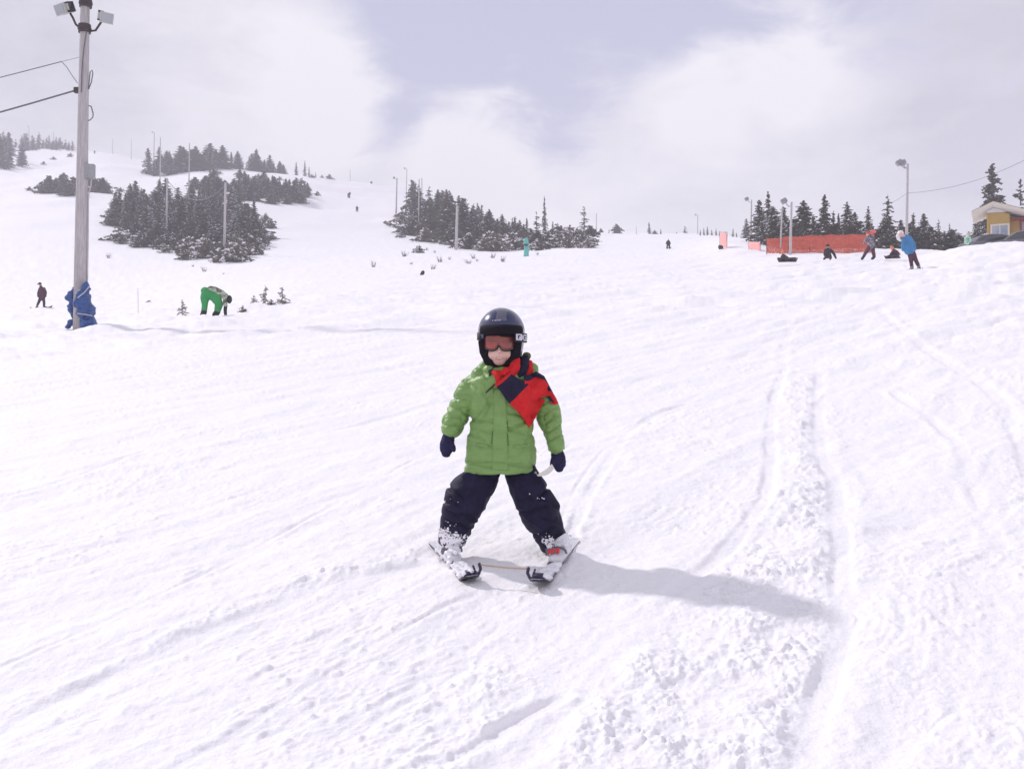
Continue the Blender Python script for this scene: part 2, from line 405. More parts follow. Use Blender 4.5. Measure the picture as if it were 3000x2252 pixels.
M['sapling'] = pmat('snowy_brown_sapling', (0.20, 0.165, 0.14), 0.85, c2=(0.50, 0.47, 0.48), vscale=14, thr=(.45, .6))
M['bark'] = pmat('grey_bark', (0.10, 0.08, 0.07), 0.9, var=0.3)
M['pole'] = pmat('weathered_pole_wood', (0.52, 0.49, 0.50), 0.85, c2=(0.32, 0.29, 0.29), vscale=5, thr=(0.4, 0.75), stretch=(8, 8, 0.6), bump=0.4, bscale=20)
M['pole_far'] = pmat('pale_pole', (0.50, 0.47, 0.48), 0.8, var=0.15)
M['metal'] = pmat('dull_galvanised_metal', (0.34, 0.34, 0.36), 0.45, metal=0.6, var=0.1)
M['lampbox'] = pmat('pale_lamp_housing', (0.50, 0.49, 0.47), 0.5, var=0.12)
M['dark'] = pmat('dark_rubber', (0.022, 0.02, 0.026), 0.6)
M['rust'] = pmat('dark_bracket', (0.06, 0.04, 0.045), 0.7, var=0.2)
M['cable'] = pmat('grey_cable', (0.14, 0.13, 0.15), 0.6)
M['glass'] = pmat('lamp_glass', (0.35, 0.37, 0.40), 0.15, spec=0.8)
M['tarp'] = pmat('blue_tarp', (0.018, 0.05, 0.20), 0.38, c2=(0.03, 0.10, 0.30), vscale=5, bump=0.5, bscale=9)
M['orange_net'] = pmat('orange_mesh', (0.72, 0.14, 0.08), 0.7, c2=(0.60, 0.10, 0.065), vscale=1.5, stretch=(1, 1, 2))
def see_through(m, a, sc):
    n, l = m.node_tree.nodes, m.node_tree.links; b = n['Principled BSDF']; tc = n.new('ShaderNodeTexCoord')
    t = n.new('ShaderNodeTexVoronoi'); t.inputs['Scale'].default_value = sc; l.new(tc.outputs['Object'], t.inputs['Vector'])
    r = n.new('ShaderNodeMath'); r.operation = 'GREATER_THAN'; l.new(t.outputs['Color'], r.inputs[0]); r.inputs[1].default_value = a
    l.new(r.outputs[0], b.inputs['Alpha'])
see_through(M['orange_net'], .27, 45.0)
M['orange_net'].node_tree.nodes['Principled BSDF'].inputs['Transmission Weight'].default_value = 0.0
M['pink_net'] = pmat('faded_pink_mesh', (0.85, 0.38, 0.36), 0.7, var=0.08)
M['teal'] = pmat('teal_pad', (0.12, 0.50, 0.45), 0.6, var=0.12)

# ------------------------------------------------------------------ object helpers
def tag(o, label=None, cat=None, group=None, kind=None):
    if label: o['label'] = label
    if cat: o['category'] = cat
    if group: o['group'] = group
    if kind: o['kind'] = kind
    return o
def empty(name, loc, label, cat, group=None, rz=0.0):
    o = bpy.data.objects.new(name, None); o.empty_display_size = 0.2
    o.location = loc; o.rotation_euler = (0, 0, rz)
    col.objects.link(o); return tag(o, label, cat, group)
def mesh_obj(name, verts, faces, mats, parent=None, origin=None, smooth=False, mi=None):
    """verts in world space; the object's origin is put at the parent's place (or at origin)"""
    if origin is None: origin = Vector((0, 0, 0))
    v = np.asarray(verts, float).reshape(-1, 3) - np.array(origin)
    me = bpy.data.meshes.new(name)
    me.from_pydata(v.tolist(), [], faces)
    for m in (mats if isinstance(mats, (list, tuple)) else [mats]): me.materials.append(m)
    if mi is not None: me.polygons.foreach_set('material_index', np.asarray(mi, dtype=np.int32))
    if smooth: me.polygons.foreach_set('use_smooth', [True] * len(me.polygons))
    me.update()
    o = bpy.data.objects.new(name, me); col.objects.link(o)
    if parent: o.parent = parent
    else: o.location = origin
    return o
def world_loc(o):
    l = Vector(o.location)
    while o.parent: o = o.parent; l += Vector(o.location)
    return l
class MB:
    """collects shapes in world space"""
    def __init__(s): s.v = []; s.f = []; s.mi = []
    def add(s, vs, fs, mi=0):
        b = len(s.v); s.v += [tuple(v) for v in vs]; s.f += [tuple(b + i for i in f) for f in fs]; s.mi += [mi] * len(fs)
    def box(s, c, sz, rot=None, mi=0):
        r = rot or Matrix.Identity(3); c = Vector(c); vs = []
        for z in (-1, 1):
            for x, y in ((-1, -1), (1, -1), (1, 1), (-1, 1)):
                vs.append(c + r @ Vector((x * sz[0] / 2, y * sz[1] / 2, z * sz[2] / 2)))
        s.add(vs, [(3, 2, 1, 0), (4, 5, 6, 7), (0, 1, 5, 4), (1, 2, 6, 5), (2, 3, 7, 6), (3, 0, 4, 7)], mi)
    def prism(s, pts, d0, d1, mi=0):
        """extrude polygon pts (world points) by vectors d0..d1"""
        n = len(pts); vs = [Vector(p) + d0 for p in pts] + [Vector(p) + d1 for p in pts]
        s.add(vs, [tuple(range(n)), tuple(range(2 * n - 1, n - 1, -1))] + [(i, (i + 1) % n, n + (i + 1) % n, n + i)[::-1] for i in range(n)], mi)
    def tube(s, pts, rad, seg=10, cap=True, round_=False, mi=0, side=Vector((1, 0, 0))):
        """loft; rad items: r or (r_side, r_other)"""
        pts = [Vector(p) for p in pts]; n = len(pts)
        rad = [(r if isinstance(r, (tuple, list)) else (r, r)) for r in (rad if isinstance(rad, (list, tuple)) else [rad] * n)]
        rings = []
        tg = []
        for i in range(n):
            a = pts[max(0, i - 1)]; b = pts[min(n - 1, i + 1)]; t = (b - a)
            tg.append(t.normalized() if t.length > 1e-9 else Vector((0, 0, 1)))
        seq = []
        if round_:
            r0 = min(rad[0]); r1 = min(rad[-1])
            for k in (0.15, 0.5, 0.85):
                seq.append((pts[0] - tg[0] * r0 * math.cos(k * math.pi / 2), (rad[0][0] * math.sin(k * math.pi / 2), rad[0][1] * math.sin(k * math.pi / 2)), tg[0]))
        for i in range(n): seq.append((pts[i], rad[i], tg[i]))
        if round_:
            for k in (0.85, 0.5, 0.15):
                seq.append((pts[-1] + tg[-1] * r1 * math.cos(k * math.pi / 2), (rad[-1][0] * math.sin(k * math.pi / 2), rad[-1][1] * math.sin(k * math.pi / 2)), tg[-1]))
        vs = []
        for p, r, t in seq:
            sd = side - t * side.dot(t)
            if sd.length < 0.15: sd = Vector((0, 1, 0)) - t * t.y
            sd.normalize(); ot = t.cross(sd)
            for k in range(seg):
                a = 2 * math.pi * k / seg
                vs.append(p + sd * (r[0] * math.cos(a)) + ot * (r[1] * math.sin(a)))
        fs = []
        for i in range(len(seq) - 1):
            for k in range(seg):
                k2 = (k + 1) % seg
                fs.append((i * seg + k, i * seg + k2, (i + 1) * seg + k2, (i + 1) * seg + k))
        if cap:
            fs.append(tuple(range(seg))[::-1]); L = (len(seq) - 1) * seg; fs.append(tuple(range(L, L + seg)))
        s.add(vs, fs, mi)
    def ball(s, c, r, seg=14, rings=9, rot=None, mi=0):
        c = Vector(c); r = r if isinstance(r, (tuple, list)) else (r, r, r); rot = rot or Matrix.Identity(3)
        vs = [c + rot @ Vector((0, 0, r[2]))]
        for i in range(1, rings):
            a = math.pi * i / rings
            for k in range(seg):
                b = 2 * math.pi * k / seg
                vs.append(c + rot @ Vector((r[0] * math.sin(a) * math.cos(b), r[1] * math.sin(a) * math.sin(b), r[2] * math.cos(a))))
        vs.append(c + rot @ Vector((0, 0, -r[2])))
        fs = [(0, 1 + k, 1 + (k + 1) % seg) for k in range(seg)]
        for i in range(rings - 2):
            for k in range(seg):
                k2 = (k + 1) % seg
                fs.append((1 + i * seg + k, 1 + (i + 1) * seg + k, 1 + (i + 1) * seg + k2, 1 + i * seg + k2))
        L = len(vs) - 1; b = 1 + (rings - 2) * seg
        fs += [(L, b + (k + 1) % seg, b + k) for k in range(seg)]
        s.add(vs, fs, mi)
    def build(s, name, mats, parent=None, origin=None, smooth=False):
        org = origin if origin is not None else (world_loc(parent) if parent else Vector((0, 0, 0)))
        return mesh_obj(name, s.v, s.f, mats, parent, org, smooth, s.mi)

def remeshed(mb, voxel, iters=4, disp=None, name='tmp'):
    """union of the closed shapes in mb as one skin; returns (verts, faces)"""
    me = bpy.data.meshes.new(name); me.from_pydata(mb.v, [], mb.f); me.update()
    o = bpy.data.objects.new(name, me); col.objects.link(o)
    md = o.modifiers.new('r', 'REMESH'); md.mode = 'VOXEL'; md.voxel_size = voxel
    dg = bpy.context.evaluated_depsgraph_get(); dg.update()
    m2 = bpy.data.meshes.new_from_object(o.evaluated_get(dg))
    bpy.data.objects.remove(o); bpy.data.meshes.remove(me)
    n = len(m2.vertices); v = np.empty(n * 3); m2.vertices.foreach_get('co', v); v = v.reshape(-1, 3)
    e = np.empty(len(m2.edges) * 2, dtype=np.int32); m2.edges.foreach_get('vertices', e); e = e.reshape(-1, 2)
    deg = np.bincount(e.ravel(), minlength=n).clip(1)[:, None]
    for _ in range(iters):
        a = np.zeros_like(v); np.add.at(a, e[:, 0], v[e[:, 1]]); np.add.at(a, e[:, 1], v[e[:, 0]])
        v = v * 0.4 + 0.6 * a / deg
    m2.vertices.foreach_set('co', v.ravel()); m2.update()
    if disp is not None:
        nr = np.empty(n * 3); m2.vertices.foreach_get('normal', nr); nr = nr.reshape(-1, 3)
        v = v + nr * disp(v, nr)[:, None]
    fs = [tuple(p.vertices) for p in m2.polygons]
    bpy.data.meshes.remove(m2)
    return v, fs
def skin_obj(name, mb, voxel, mats, parent, iters=4, disp=None):
    v, f = remeshed(mb, voxel, iters, disp, name)
    return mesh_obj(name, v, f, mats, parent, world_loc(parent), True)

# ------------------------------------------------------------------ snow slope
def build_ground():
    t_f = np.linspace(-0.60, 0.60, 840)
    t_l = -np.array([4.0, 3.0, 2.3, 1.8, 1.45, 1.2, 1.0, 0.88, 0.78, 0.72, 0.67, 0.63])
    T = np.concatenate([t_l, t_f, -t_l[::-1]])
    pyr = np.linspace(2420, 895, 560)
    Yn = -PZ * F / (pyr - 731.0)
    Yb = np.array([-60, -35, -20, -12, -7, -4, -2, -1, 0, 0.7, 1.3, 1.8, 2.2])
    Yf = np.exp(np.linspace(math.log(Yn[-1] * 1.01), math.log(640), 210))
    Yr = np.concatenate([Yb[Yb < Yn[0] - 0.1], Yn, Yf])
    W = np.where(Yr > 0, np.sqrt(Yr * Yr + 1.0), 1.0 + np.abs(Yr) * 0.9)
    X = T[None, :] * W[:, None]; Y = np.repeat(Yr[:, None], len(T), 1)
    z = ground_base(X.ravel(), Y.ravel()) + ground_detail(X.ravel(), Y.ravel())
    nr_, nc = X.shape
    v = np.stack([X.ravel(), Y.ravel(), z], 1)
    i = np.arange(nr_ - 1)[:, None] * nc + np.arange(nc - 1)[None, :]
    q = np.stack([i, i + 1, i + nc + 1, i + nc], -1).reshape(-1, 4)
    me = bpy.data.meshes.new('snow_slope')
    me.vertices.add(len(v)); me.vertices.foreach_set('co', v.ravel())
    me.loops.add(q.size); me.loops.foreach_set('vertex_index', q.ravel().astype(np.int32))
    me.polygons.add(len(q)); me.polygons.foreach_set('loop_start', np.arange(0, q.size, 4, dtype=np.int32))
    me.polygons.foreach_set('use_smooth', np.ones(len(q), dtype=bool))
    me.materials.append(M['snow']); me.update(); me.validate()
    o = bpy.data.objects.new('snow_slope', me); col.objects.link(o)
    tag(o, 'white tracked snow of the ski slope', None, None, 'structure'); return o
build_ground()

# ------------------------------------------------------------------ trees
def crown_mesh(h, r, seed, snow=0.25, dense=1.0, bare=0.08, lean=(0, 0), rag=0.35, one_side=0.0, low=0.06, wm=1.0, blob=0.0):
    rnd = random.Random(seed); v = []; f = []; mi = []
    nw = max(8, int(h / 0.24 * dense))
    for k in range(nw):
        fz = low + (1 - low) * (k + rnd.random() * 0.6) / nw
        z = fz * h
        L0 = r * ((1 - fz) ** 0.78) * (1.0 if fz > 0.15 else 0.85) + 0.05 * r
        nb = int((7 + 4 * (1 - fz)) * dense) + 2
        a0 = rnd.random() * 6.28
        aw = rnd.uniform(-.5, .5) + 2.6
        for b in range(nb):
            if rnd.random() < bare: continue
            a = a0 + 6.283 * b / nb + rnd.uniform(-0.3, 0.3)
            L = L0 * (1 + rnd.uniform(-rag, rag * 0.8)) * (1 + one_side * math.cos(a))
            if L < 0.04: continue
            zj = rnd.uniform(-.5, .5) * h / nw * 1.6 + blob * rnd.uniform(-.35, .35) * h * (1 - fz)
            dz = -0.22 * L + rnd.uniform(-0.10, 0.12) * L + (0.25 * L if fz > 0.8 else 0)
            ca, sa = math.cos(a), math.sin(a)
            ns = 3 + int(L / 0.28)
            for s in range(ns):
                q = (s + 0.55 + rnd.uniform(-.2, .2)) / ns
                cx, cy = ca * L * q + lean[0] * fz * h, sa * L * q + lean[1] * fz * h
                cz = max(.03, z + zj + dz * q * q + rnd.uniform(-0.06, 0.06))
                w = wm * (0.10 + 0.16 * L * (1.1 - 0.75 * q)) * rnd.uniform(0.6, 1.3); tw = rnd.uniform(-1, 1) * (.35 + blob)
                ln = (L / ns) * 0.85 * rnd.uniform(0.8, 1.3) + 0.05
                px_, py_ = -sa, ca
                tip = Vector((cx + ca * ln, cy + sa * ln, cz - 0.18 * ln + rnd.uniform(-.05, .05)))
                bk = Vector((cx - ca * ln * .6, cy - sa * ln * .6, cz + 0.03))
                s1 = Vector((cx + px_ * w, cy + py_ * w, cz - 0.35 * w + tw * w))
                s2 = Vector((cx - px_ * w, cy - py_ * w, cz - 0.35 * w - tw * w))
                dn = Vector((cx, cy, cz - 0.10 - 0.25 * w))
                i = len(v); v += [tip, s1, bk, s2, dn]
                f += [(i, i + 1, i + 2, i + 3), (i, i + 4, i + 1), (i, i + 3, i + 4), (i + 4, i + 3, i + 2), (i + 4, i + 2, i + 1)]; mi += [0] * 5
                if rnd.random() < snow * (2.0 if math.cos(a - aw) > .1 else .25) and q > 0.3:
                    o = Vector((0, 0, 0.035)); i = len(v); k2 = rnd.uniform(0.6, 1.1); c = Vector((cx, cy, cz))
                    top = [c + (p - c) * k2 + o for p in (tip, s1, bk, s2)]
                    v += top + [c + Vector((0, 0, 0.10))]
                    f += [(i, i + 1, i + 4), (i + 1, i + 2, i + 4), (i + 2, i + 3, i + 4), (i + 3, i, i + 4), (i + 3, i + 2, i + 1, i)]; mi += [1] * 5
    # leader
    i = len(v); t = Vector((lean[0] * h, lean[1] * h, h))
    v += [t + Vector((0, 0, 0.12)), t + Vector((0.03, 0, -0.3)), t + Vector((-0.02, 0.03, -0.3)), t + Vector((-0.02, -0.03, -0.3))]
    f += [(i, i + 1, i + 2), (i, i + 2, i + 3), (i, i + 3, i + 1)]; mi += [0] * 3
    return v, f, mi
def make_tree(name, h, r, seed, label, cat='tree', group=None, mats=None, lean=(0, 0), **kw):
    """prototype at the origin"""
    root = empty(name, (0, 0, 0), label, cat, group)
    mats = mats or [M['needle'], M['snow_patch']]
    v, f, mi = crown_mesh(h, r, seed, lean=lean, **kw)
    mesh_obj('crown', v, f, mats, root, (0, 0, 0), False, mi)
    b = MB(); tr = 0.018 * h + 0.01
    b.tube([(0, 0, -0.5), (lean[0] * h * .5, lean[1] * h * .5, h * .5), (lean[0] * h, lean[1] * h, h * .97)], [tr, tr * .6, tr * .12], 7)
    b.build('trunk', M['bark'], root)
    return root
def make_tuft(name, label, cat, group, seed):
    root = empty(name, (0, 0, 0), label, cat, group); rnd = random.Random(seed); b = MB()
    for k in range(16):
        a = rnd.uniform(0, 6.28); r = rnd.uniform(0, .14); t = rnd.uniform(.1, .45); h = rnd.uniform(.2, .55)
        p = Vector((r * math.cos(a), r * math.sin(a), -.05)); q = p + Vector((t * h * math.cos(a), t * h * math.sin(a), h))
        b.tube([p, (p + q) / 2 + Vector((0, 0, .03)), q], [.010, .007, .003], 4)
        for m in range(3):
            c = p + (q - p) * rnd.uniform(.35, .95); a2 = rnd.uniform(0, 6.28)
            b.tube([c, c + Vector((.09 * math.cos(a2), .09 * math.sin(a2), .05))], [.006, .002], 4)
    b.build('stems', M['twig'], root)
    return root
def dup(root, loc, rz, sc, label, group, cat=None):
    c = root.copy(); col.objects.link(c); c.location = loc; c.rotation_euler = (0, 0, rz)
    c.scale = sc if isinstance(sc, (tuple, list)) else (sc, sc, sc)
    c['label'] = label
    if group: c['group'] = group
    elif 'group' in c: del c['group']
    if cat: c['category'] = cat
    for ch in list(root.children):
        d = ch.copy(); col.objects.link(d); d.parent = c
    return c

VARS = {
 'dense':  dict(h=6.0, r=1.55, snow=0.12, dense=1.0, rag=0.55, bare=.12),
 'dense2': dict(h=6.0, r=1.30, snow=0.15, dense=1.0, rag=0.6, bare=0.18),
 'wide':   dict(h=6.0, r=2.1, snow=0.14, dense=1.05, rag=0.55, bare=0.12),
 'thin':   dict(h=6.0, r=0.85, snow=0.15, dense=0.85, rag=0.6, bare=0.25),
 'sparse': dict(h=6.0, r=1.15, snow=0.25, dense=0.6, rag=0.6, bare=0.45, one_side=0.35),
 'snowy':  dict(h=6.0, r=1.8, snow=0.5, dense=0.95, rag=0.6, bare=0.15, one_side=0.2, blob=.3),
 'bush':   dict(h=3.0, r=1.45, snow=0.12, dense=1.2, rag=0.75, bare=0.2, low=0.02, blob=.9),
 'scrub':  dict(h=1.6, r=1.1, snow=0.5, dense=1.0, rag=0.8, bare=0.4, low=0.02, blob=1.3, wm=.7),
 'brown':  dict(h=5.0, r=1.35, snow=0.08, dense=0.9, rag=0.65, bare=0.3, blob=.25),
 'sprig':  dict(h=1.6, r=.62, snow=0.5, dense=0.9, rag=0.75, bare=0.55, wm=.26, low=.04),
 'tuft':   dict(h=.5, r=.45, snow=0.3, dense=1.3, rag=0.8, bare=0.5, wm=.22, low=.02, blob=1.2),
}
used = {}
seedc = [100]
def plant(kind, px, Y, h, label, group=None, name='spruce_tree', cat='tree', wid=1.0, jit=True, base=None):
    """h in metres; the first tree of each kind is its prototype, later ones are copies"""
    vk = random.choice([0, 1, 2]); key = (kind, vk)
    par = dict(VARS[kind]); hh = par.pop('h'); rr = par.pop('r')
    loc = G(px, Y) if base is None else Vector(base)
    if key not in used:
        sap = kind == 'sprig'
        lean = (random.uniform(-.03, .05), random.uniform(-.03, .03))
        mats = [M['needle2'] if kind in ('brown', 'scrub', 'tuft') else M['needle'], M['snow_patch']]
        if sap: mats[0] = M['sapling']
        p = make_tuft(name, label, cat, group, seedc[0]) if kind == 'tuft' else make_tree(name, hh, rr * random.uniform(.9, 1.1), seedc[0], label, cat, group, mats, lean, **par); seedc[0] += 1
        used[key] = p; o = p
        p.location = loc; s = h / hh; p.scale = (s * wid, s * wid, s); p.rotation_euler = (0, 0, random.uniform(0, 6.28))
    else:
        s = h / hh; w = wid * (random.uniform(.85, 1.2) if jit else 1)
        o = dup(used[key], loc, random.uniform(0, 6.28), (s * w, s * w, s), label, group, cat)
        o.name = name
    return o
def in_poly1(x, y, poly):
    return bool(in_poly(np.array([x]), np.array([y]), poly)[0])
def plant_poly(poly, n, kinds, hr, label, group, name='spruce_tree', cat='tree', wid=1.0, hfun=None, mind=9, zones=None):
    xs = [p[0] for p in poly]; ys = [p[1] for p in poly]; pts = []; tries = 0
    while len(pts) < n and tries < n * 60:
        tries += 1
        x = random.uniform(min(xs), max(xs)); y = random.uniform(min(ys), max(ys))
        if not in_poly1(x, y, poly): continue
        if any(abs(x - a) < mind and abs(y - b) < mind * 0.55 for a, b in pts): continue
        pts.append((x, y))
    for x, y in pts:
        Y = depth_at(x, y, 60)
        q = random.random(); h = (hr[0] + (hr[1] - hr[0]) * q) * (hfun(x, y) if hfun else 1)
        lab = label
        if zones:
            cx = [z for z in zones if x <= z[0]][0][1]
            fr = (y - min(ys)) / (max(ys) - min(ys))
            row = 'front' if fr > .66 else ('middle' if fr > .33 else 'back')
            lab = ('tall ' if q > .5 else 'short ') + label + ', ' + row + ', ' + cx
        plant(random.choice(kinds), x, Y, h, lab, group, name, cat, wid)

# the wood on the left hill, in three belts, with snowy scrub along its lower edge
plant_poly([(322, 672), (345, 690), (420, 712), (520, 720), (640, 735), (735, 722), (765, 660), (740, 628), (640, 600), (480, 598), (400, 610), (350, 640)],
           64, ['dense', 'dense2', 'brown', 'dense2', 'thin', 'snowy'], (3.2, 5.8), 'dark spruce in left wood',
           'spruces of the lower left wood', wid=1.25, mind=9, zones=((400, 'left end'), (530, 'by left twin pole'), (625, 'between twin poles'), (700, 'by right twin pole'), (9999, 'right end')))
plant_poly([(330, 676), (345, 696), (420, 716), (520, 728), (640, 742), (745, 722), (765, 660), (740, 632), (640, 605), (480, 600), (400, 615), (340, 650)],
           60, ['bush'], (1.8, 3.0), 'dark bush in left wood', 'dark spruce bushes between the trees of the left wood', 'spruce_shrub', 'shrub', wid=1.35, mind=9,
           zones=((400, 'left end'), (530, 'by left twin pole'), (625, 'between twin poles'), (700, 'by right twin pole'), (9999, 'right end')))
plant_poly([(330, 700), (420, 728), (520, 742), (600, 758), (690, 770), (760, 745), (768, 700), (640, 722), (420, 706)],
           40, ['scrub', 'bush', 'scrub'], (1.2, 2.4), 'snowy scrub below the left wood',
           'snowy scrub at the foot of the left wood', 'spruce_shrub', 'shrub', wid=1.3, mind=7, zones=((450, 'left end'), (560, 'by left twin pole'), (650, 'by right twin pole'), (9999, 'right end')))
plant_poly([(560, 575), (700, 592), (840, 600), (905, 598), (925, 590), (870, 562), (760, 540), (600, 532), (560, 548)],
           34, ['dense', 'brown', 'dense2', 'thin'], (2.8, 4.8), 'spruce of the middle belt',
           'spruces of the middle belt on the left hill', wid=1.6, mind=7, zones=((680, 'left third'), (800, 'centre third'), (9999, 'right third')))
plant_poly([(430, 512), (520, 494), (640, 482), (760, 482), (840, 497), (880, 508), (830, 506), (700, 497), (560, 506), (480, 522)],
           42, ['dense', 'dense2', 'thin', 'dense2'], (4.5, 8.5), 'hazy spruce on the hill crest',
           'spruces on the crest of the left hill', wid=1.75, zones=((560, 'left third'), (690, 'centre third'), (9999, 'right third')), hfun=lambda x, y: 1.0 - 0.6 * max(0, (x - 700) / 200), mind=5.5)
plant_poly([(545, 580), (700, 596), (840, 604), (905, 602), (930, 592), (870, 562), (760, 540), (600, 532), (550, 552)],
           34, ['bush'], (1.8, 2.8), 'dark bush of the middle belt', 'dark bushes of the middle belt on the left hill', 'spruce_shrub', 'shrub', wid=1.5, mind=8, zones=((680, 'left third'), (800, 'centre third'), (9999, 'right third')))
for x, y, h in ((905, 508, 3.4), (925, 512, 2.0), (893, 500, 5.2), (868, 500, 4.6)):
    plant('thin', x, 318, h, 'thin spruce at the right end of the left hill crest', 'scattered spruces at the end of the crest')
plant_poly([(118, 572), (150, 578), (225, 580), (300, 578), (310, 565), (250, 552), (150, 548)], 18, ['bush', 'bush', 'dense'], (2.8, 3.8),
           'spruce in the small oval clump behind the tall pole', 'spruces of the small oval clump on the left', wid=1.3)
plant_poly([(-60, 505), (30, 500), (70, 490), (60, 470), (0, 455), (-60, 455)], 12, ['dense', 'dense2'], (6.5, 10.5),
           'spruce of the dark clump at the left edge', 'spruces at the left edge')
def far_mass():
    rnd = random.Random(77); v = []; f = []; mi = []
    for k in range(46):
        x = rnd.uniform(-60, 215); yy = 446 - rnd.uniform(0, 16) - (8 if x < 60 else 0); Y = min(depth_at(x, yy, 60), 455); p = G(x, Y)
        h = rnd.uniform(3.5, 7.5) * (1 - .4 * max(0, (x - 120) / 95)); cv, cf, cm = crown_mesh(h, h * .32, 500 + k, snow=.1, dense=.45, rag=.6, wm=1.6)
        b = len(v); v += [tuple(Vector(q) + p) for q in cv]; f += [tuple(b + i_ for i_ in q) for q in cf]; mi += cm
    o = mesh_obj('foggy_treeline', v, f, [M['needle'], M['snow_patch']], None, G(80, 440), False, mi)
    tag(o, 'foggy far-off treeline along the ridge at the upper left', 'treeline', None, 'stuff')
far_mass()
# the wood in the middle
def hF(x, y): return 1.0
plant_poly([(1200, 640), (1225, 690), (1300, 712), (1400, 722), (1500, 728), (1545, 722), (1530, 700), (1450, 685), (1380, 655), (1300, 632), (1215, 615)],
           60, ['dense', 'dense2', 'dense2', 'brown', 'thin', 'sparse'], (4.6, 7.8), 'dark spruce in middle wood',
           'spruces of the middle wood', wid=1.3, mind=7.5, zones=((1250, 'left end'), (1336, 'left of thick pole'), (1430, 'right of thick pole'), (9999, 'right end')), hfun=lambda x, y: 1.0 - 0.5 * max(0, (x - 1290) / 250))
plant_poly([(1195, 645), (1225, 696), (1300, 718), (1400, 727), (1500, 732), (1550, 724), (1530, 702), (1450, 687), (1380, 660), (1300, 640), (1215, 620)],
           55, ['bush'], (1.9, 3.2), 'dark bush in middle wood', 'dark spruce bushes between the trees of the middle wood', 'spruce_shrub', 'shrub', wid=1.4, mind=8,
           zones=((1250, 'left end'), (1336, 'left of thick pole'), (1430, 'right of thick pole'), (9999, 'right end')))
plant_poly([(1160, 668), (1190, 690), (1250, 716), (1230, 700), (1215, 660), (1190, 655)], 10, ['bush', 'scrub'], (2.0, 3.0),
           'low spruce shrub at the left foot of the middle wood', 'shrubs at the left foot of the middle wood', 'spruce_shrub', 'shrub', wid=1.3)
plant_poly([(1260, 722), (1400, 734), (1560, 736), (1640, 728), (1740, 722), (1730, 705), (1640, 712), (1560, 722), (1400, 726)],
           32, ['scrub', 'bush', 'scrub'], (1.2, 2.6), 'snowy scrub before the middle wood',
           'snowy scrub in front of the middle wood', 'spruce_shrub', 'shrub', wid=1.35, mind=7, zones=((1400, 'left third'), (1560, 'centre third'), (9999, 'right third')))
for x, top, base, kind, w, lab in (
    (1543, 640, 725, 'thin', 1.1, 'slim spruce at the right tip of the middle wood'),
    (1572, 620, 712, 'sparse', 1.0, 'snowy ragged spruce left of the bare spiky snag'),
    (1596, 578, 705, 'thin', .6, 'tall bare spiky snag rising right of the middle wood'),
    (1620, 650, 706, 'thin', 1.2, 'small spruce just right of the bare spiky snag'),
    (1634, 655, 700, 'thin', .8, 'thin little spruce, second right of the spiky snag'),
    (1712, 598, 690, 'sparse', 1.3, 'lone crooked spruce with a bent top on the skyline'),
    (1735, 660, 688, 'thin', 1.2, 'small spruce touching the lone crooked spruce on its right'),
    (1662, 680, 712, 'scrub', 1.2, 'round snowy bush below and left of the lone crooked spruce'),
    (1690, 685, 722, 'scrub', 1.0, 'snowy bush directly below the lone crooked spruce'),
    (1722, 692, 728, 'scrub', 1.1, 'snowy bush below and right of the lone crooked spruce'),
    (1760, 668, 684, 'bush', 1.0, 'tiny skyline spruce right of the crooked spruce'),
    (1784, 668, 684, 'thin', 1.0, 'tiny slim skyline spruce between the crooked spruce and the round one'),
    (1806, 655, 684, 'bush', 1.3, 'round little spruce on the skyline'),
    (1903, 645, 684, 'thin', 1.4, 'pointed little spruce in the middle of the bare skyline'),
    (1918, 670, 685, 'bush', 1.2, 'tiny bush leaning on the pointed skyline spruce'),
    (1936, 667, 685, 'thin', 1.2, 'tiny spruce right of the pointed skyline spruce'),
    (2006, 652, 685, 'sparse', 1.4, 'ragged leaning little spruce on the skyline left of the far lamp post'),
    (1982, 677, 685, 'bush', 1.0, 'low tuft of spruce left of the ragged skyline spruce'),
    (2188, 637, 700, 'dense', 1.0, 'dark cone-shaped spruce at the left end of the row behind the orange fence')):
    Y = min(depth_at(x, base, 60), 245)
    plant(kind, x, Y, (base - top) * Y / F, lab, name='spruce_shrub' if kind == 'scrub' else 'spruce_tree', cat='shrub' if kind == 'scrub' else 'tree', wid=w, jit=False)
for x, top in ((2052, 668), (2063, 662), (2073, 658), (2086, 668), (2098, 664), (2108, 670), (2126, 672), (2147, 660), (2158, 672)):
    Y = 210; plant('thin', x, Y, (688 - top) * Y / F, 'tiny skyline spruce left of the salmon net strip', 'row of tiny skyline spruces', wid=1.4)
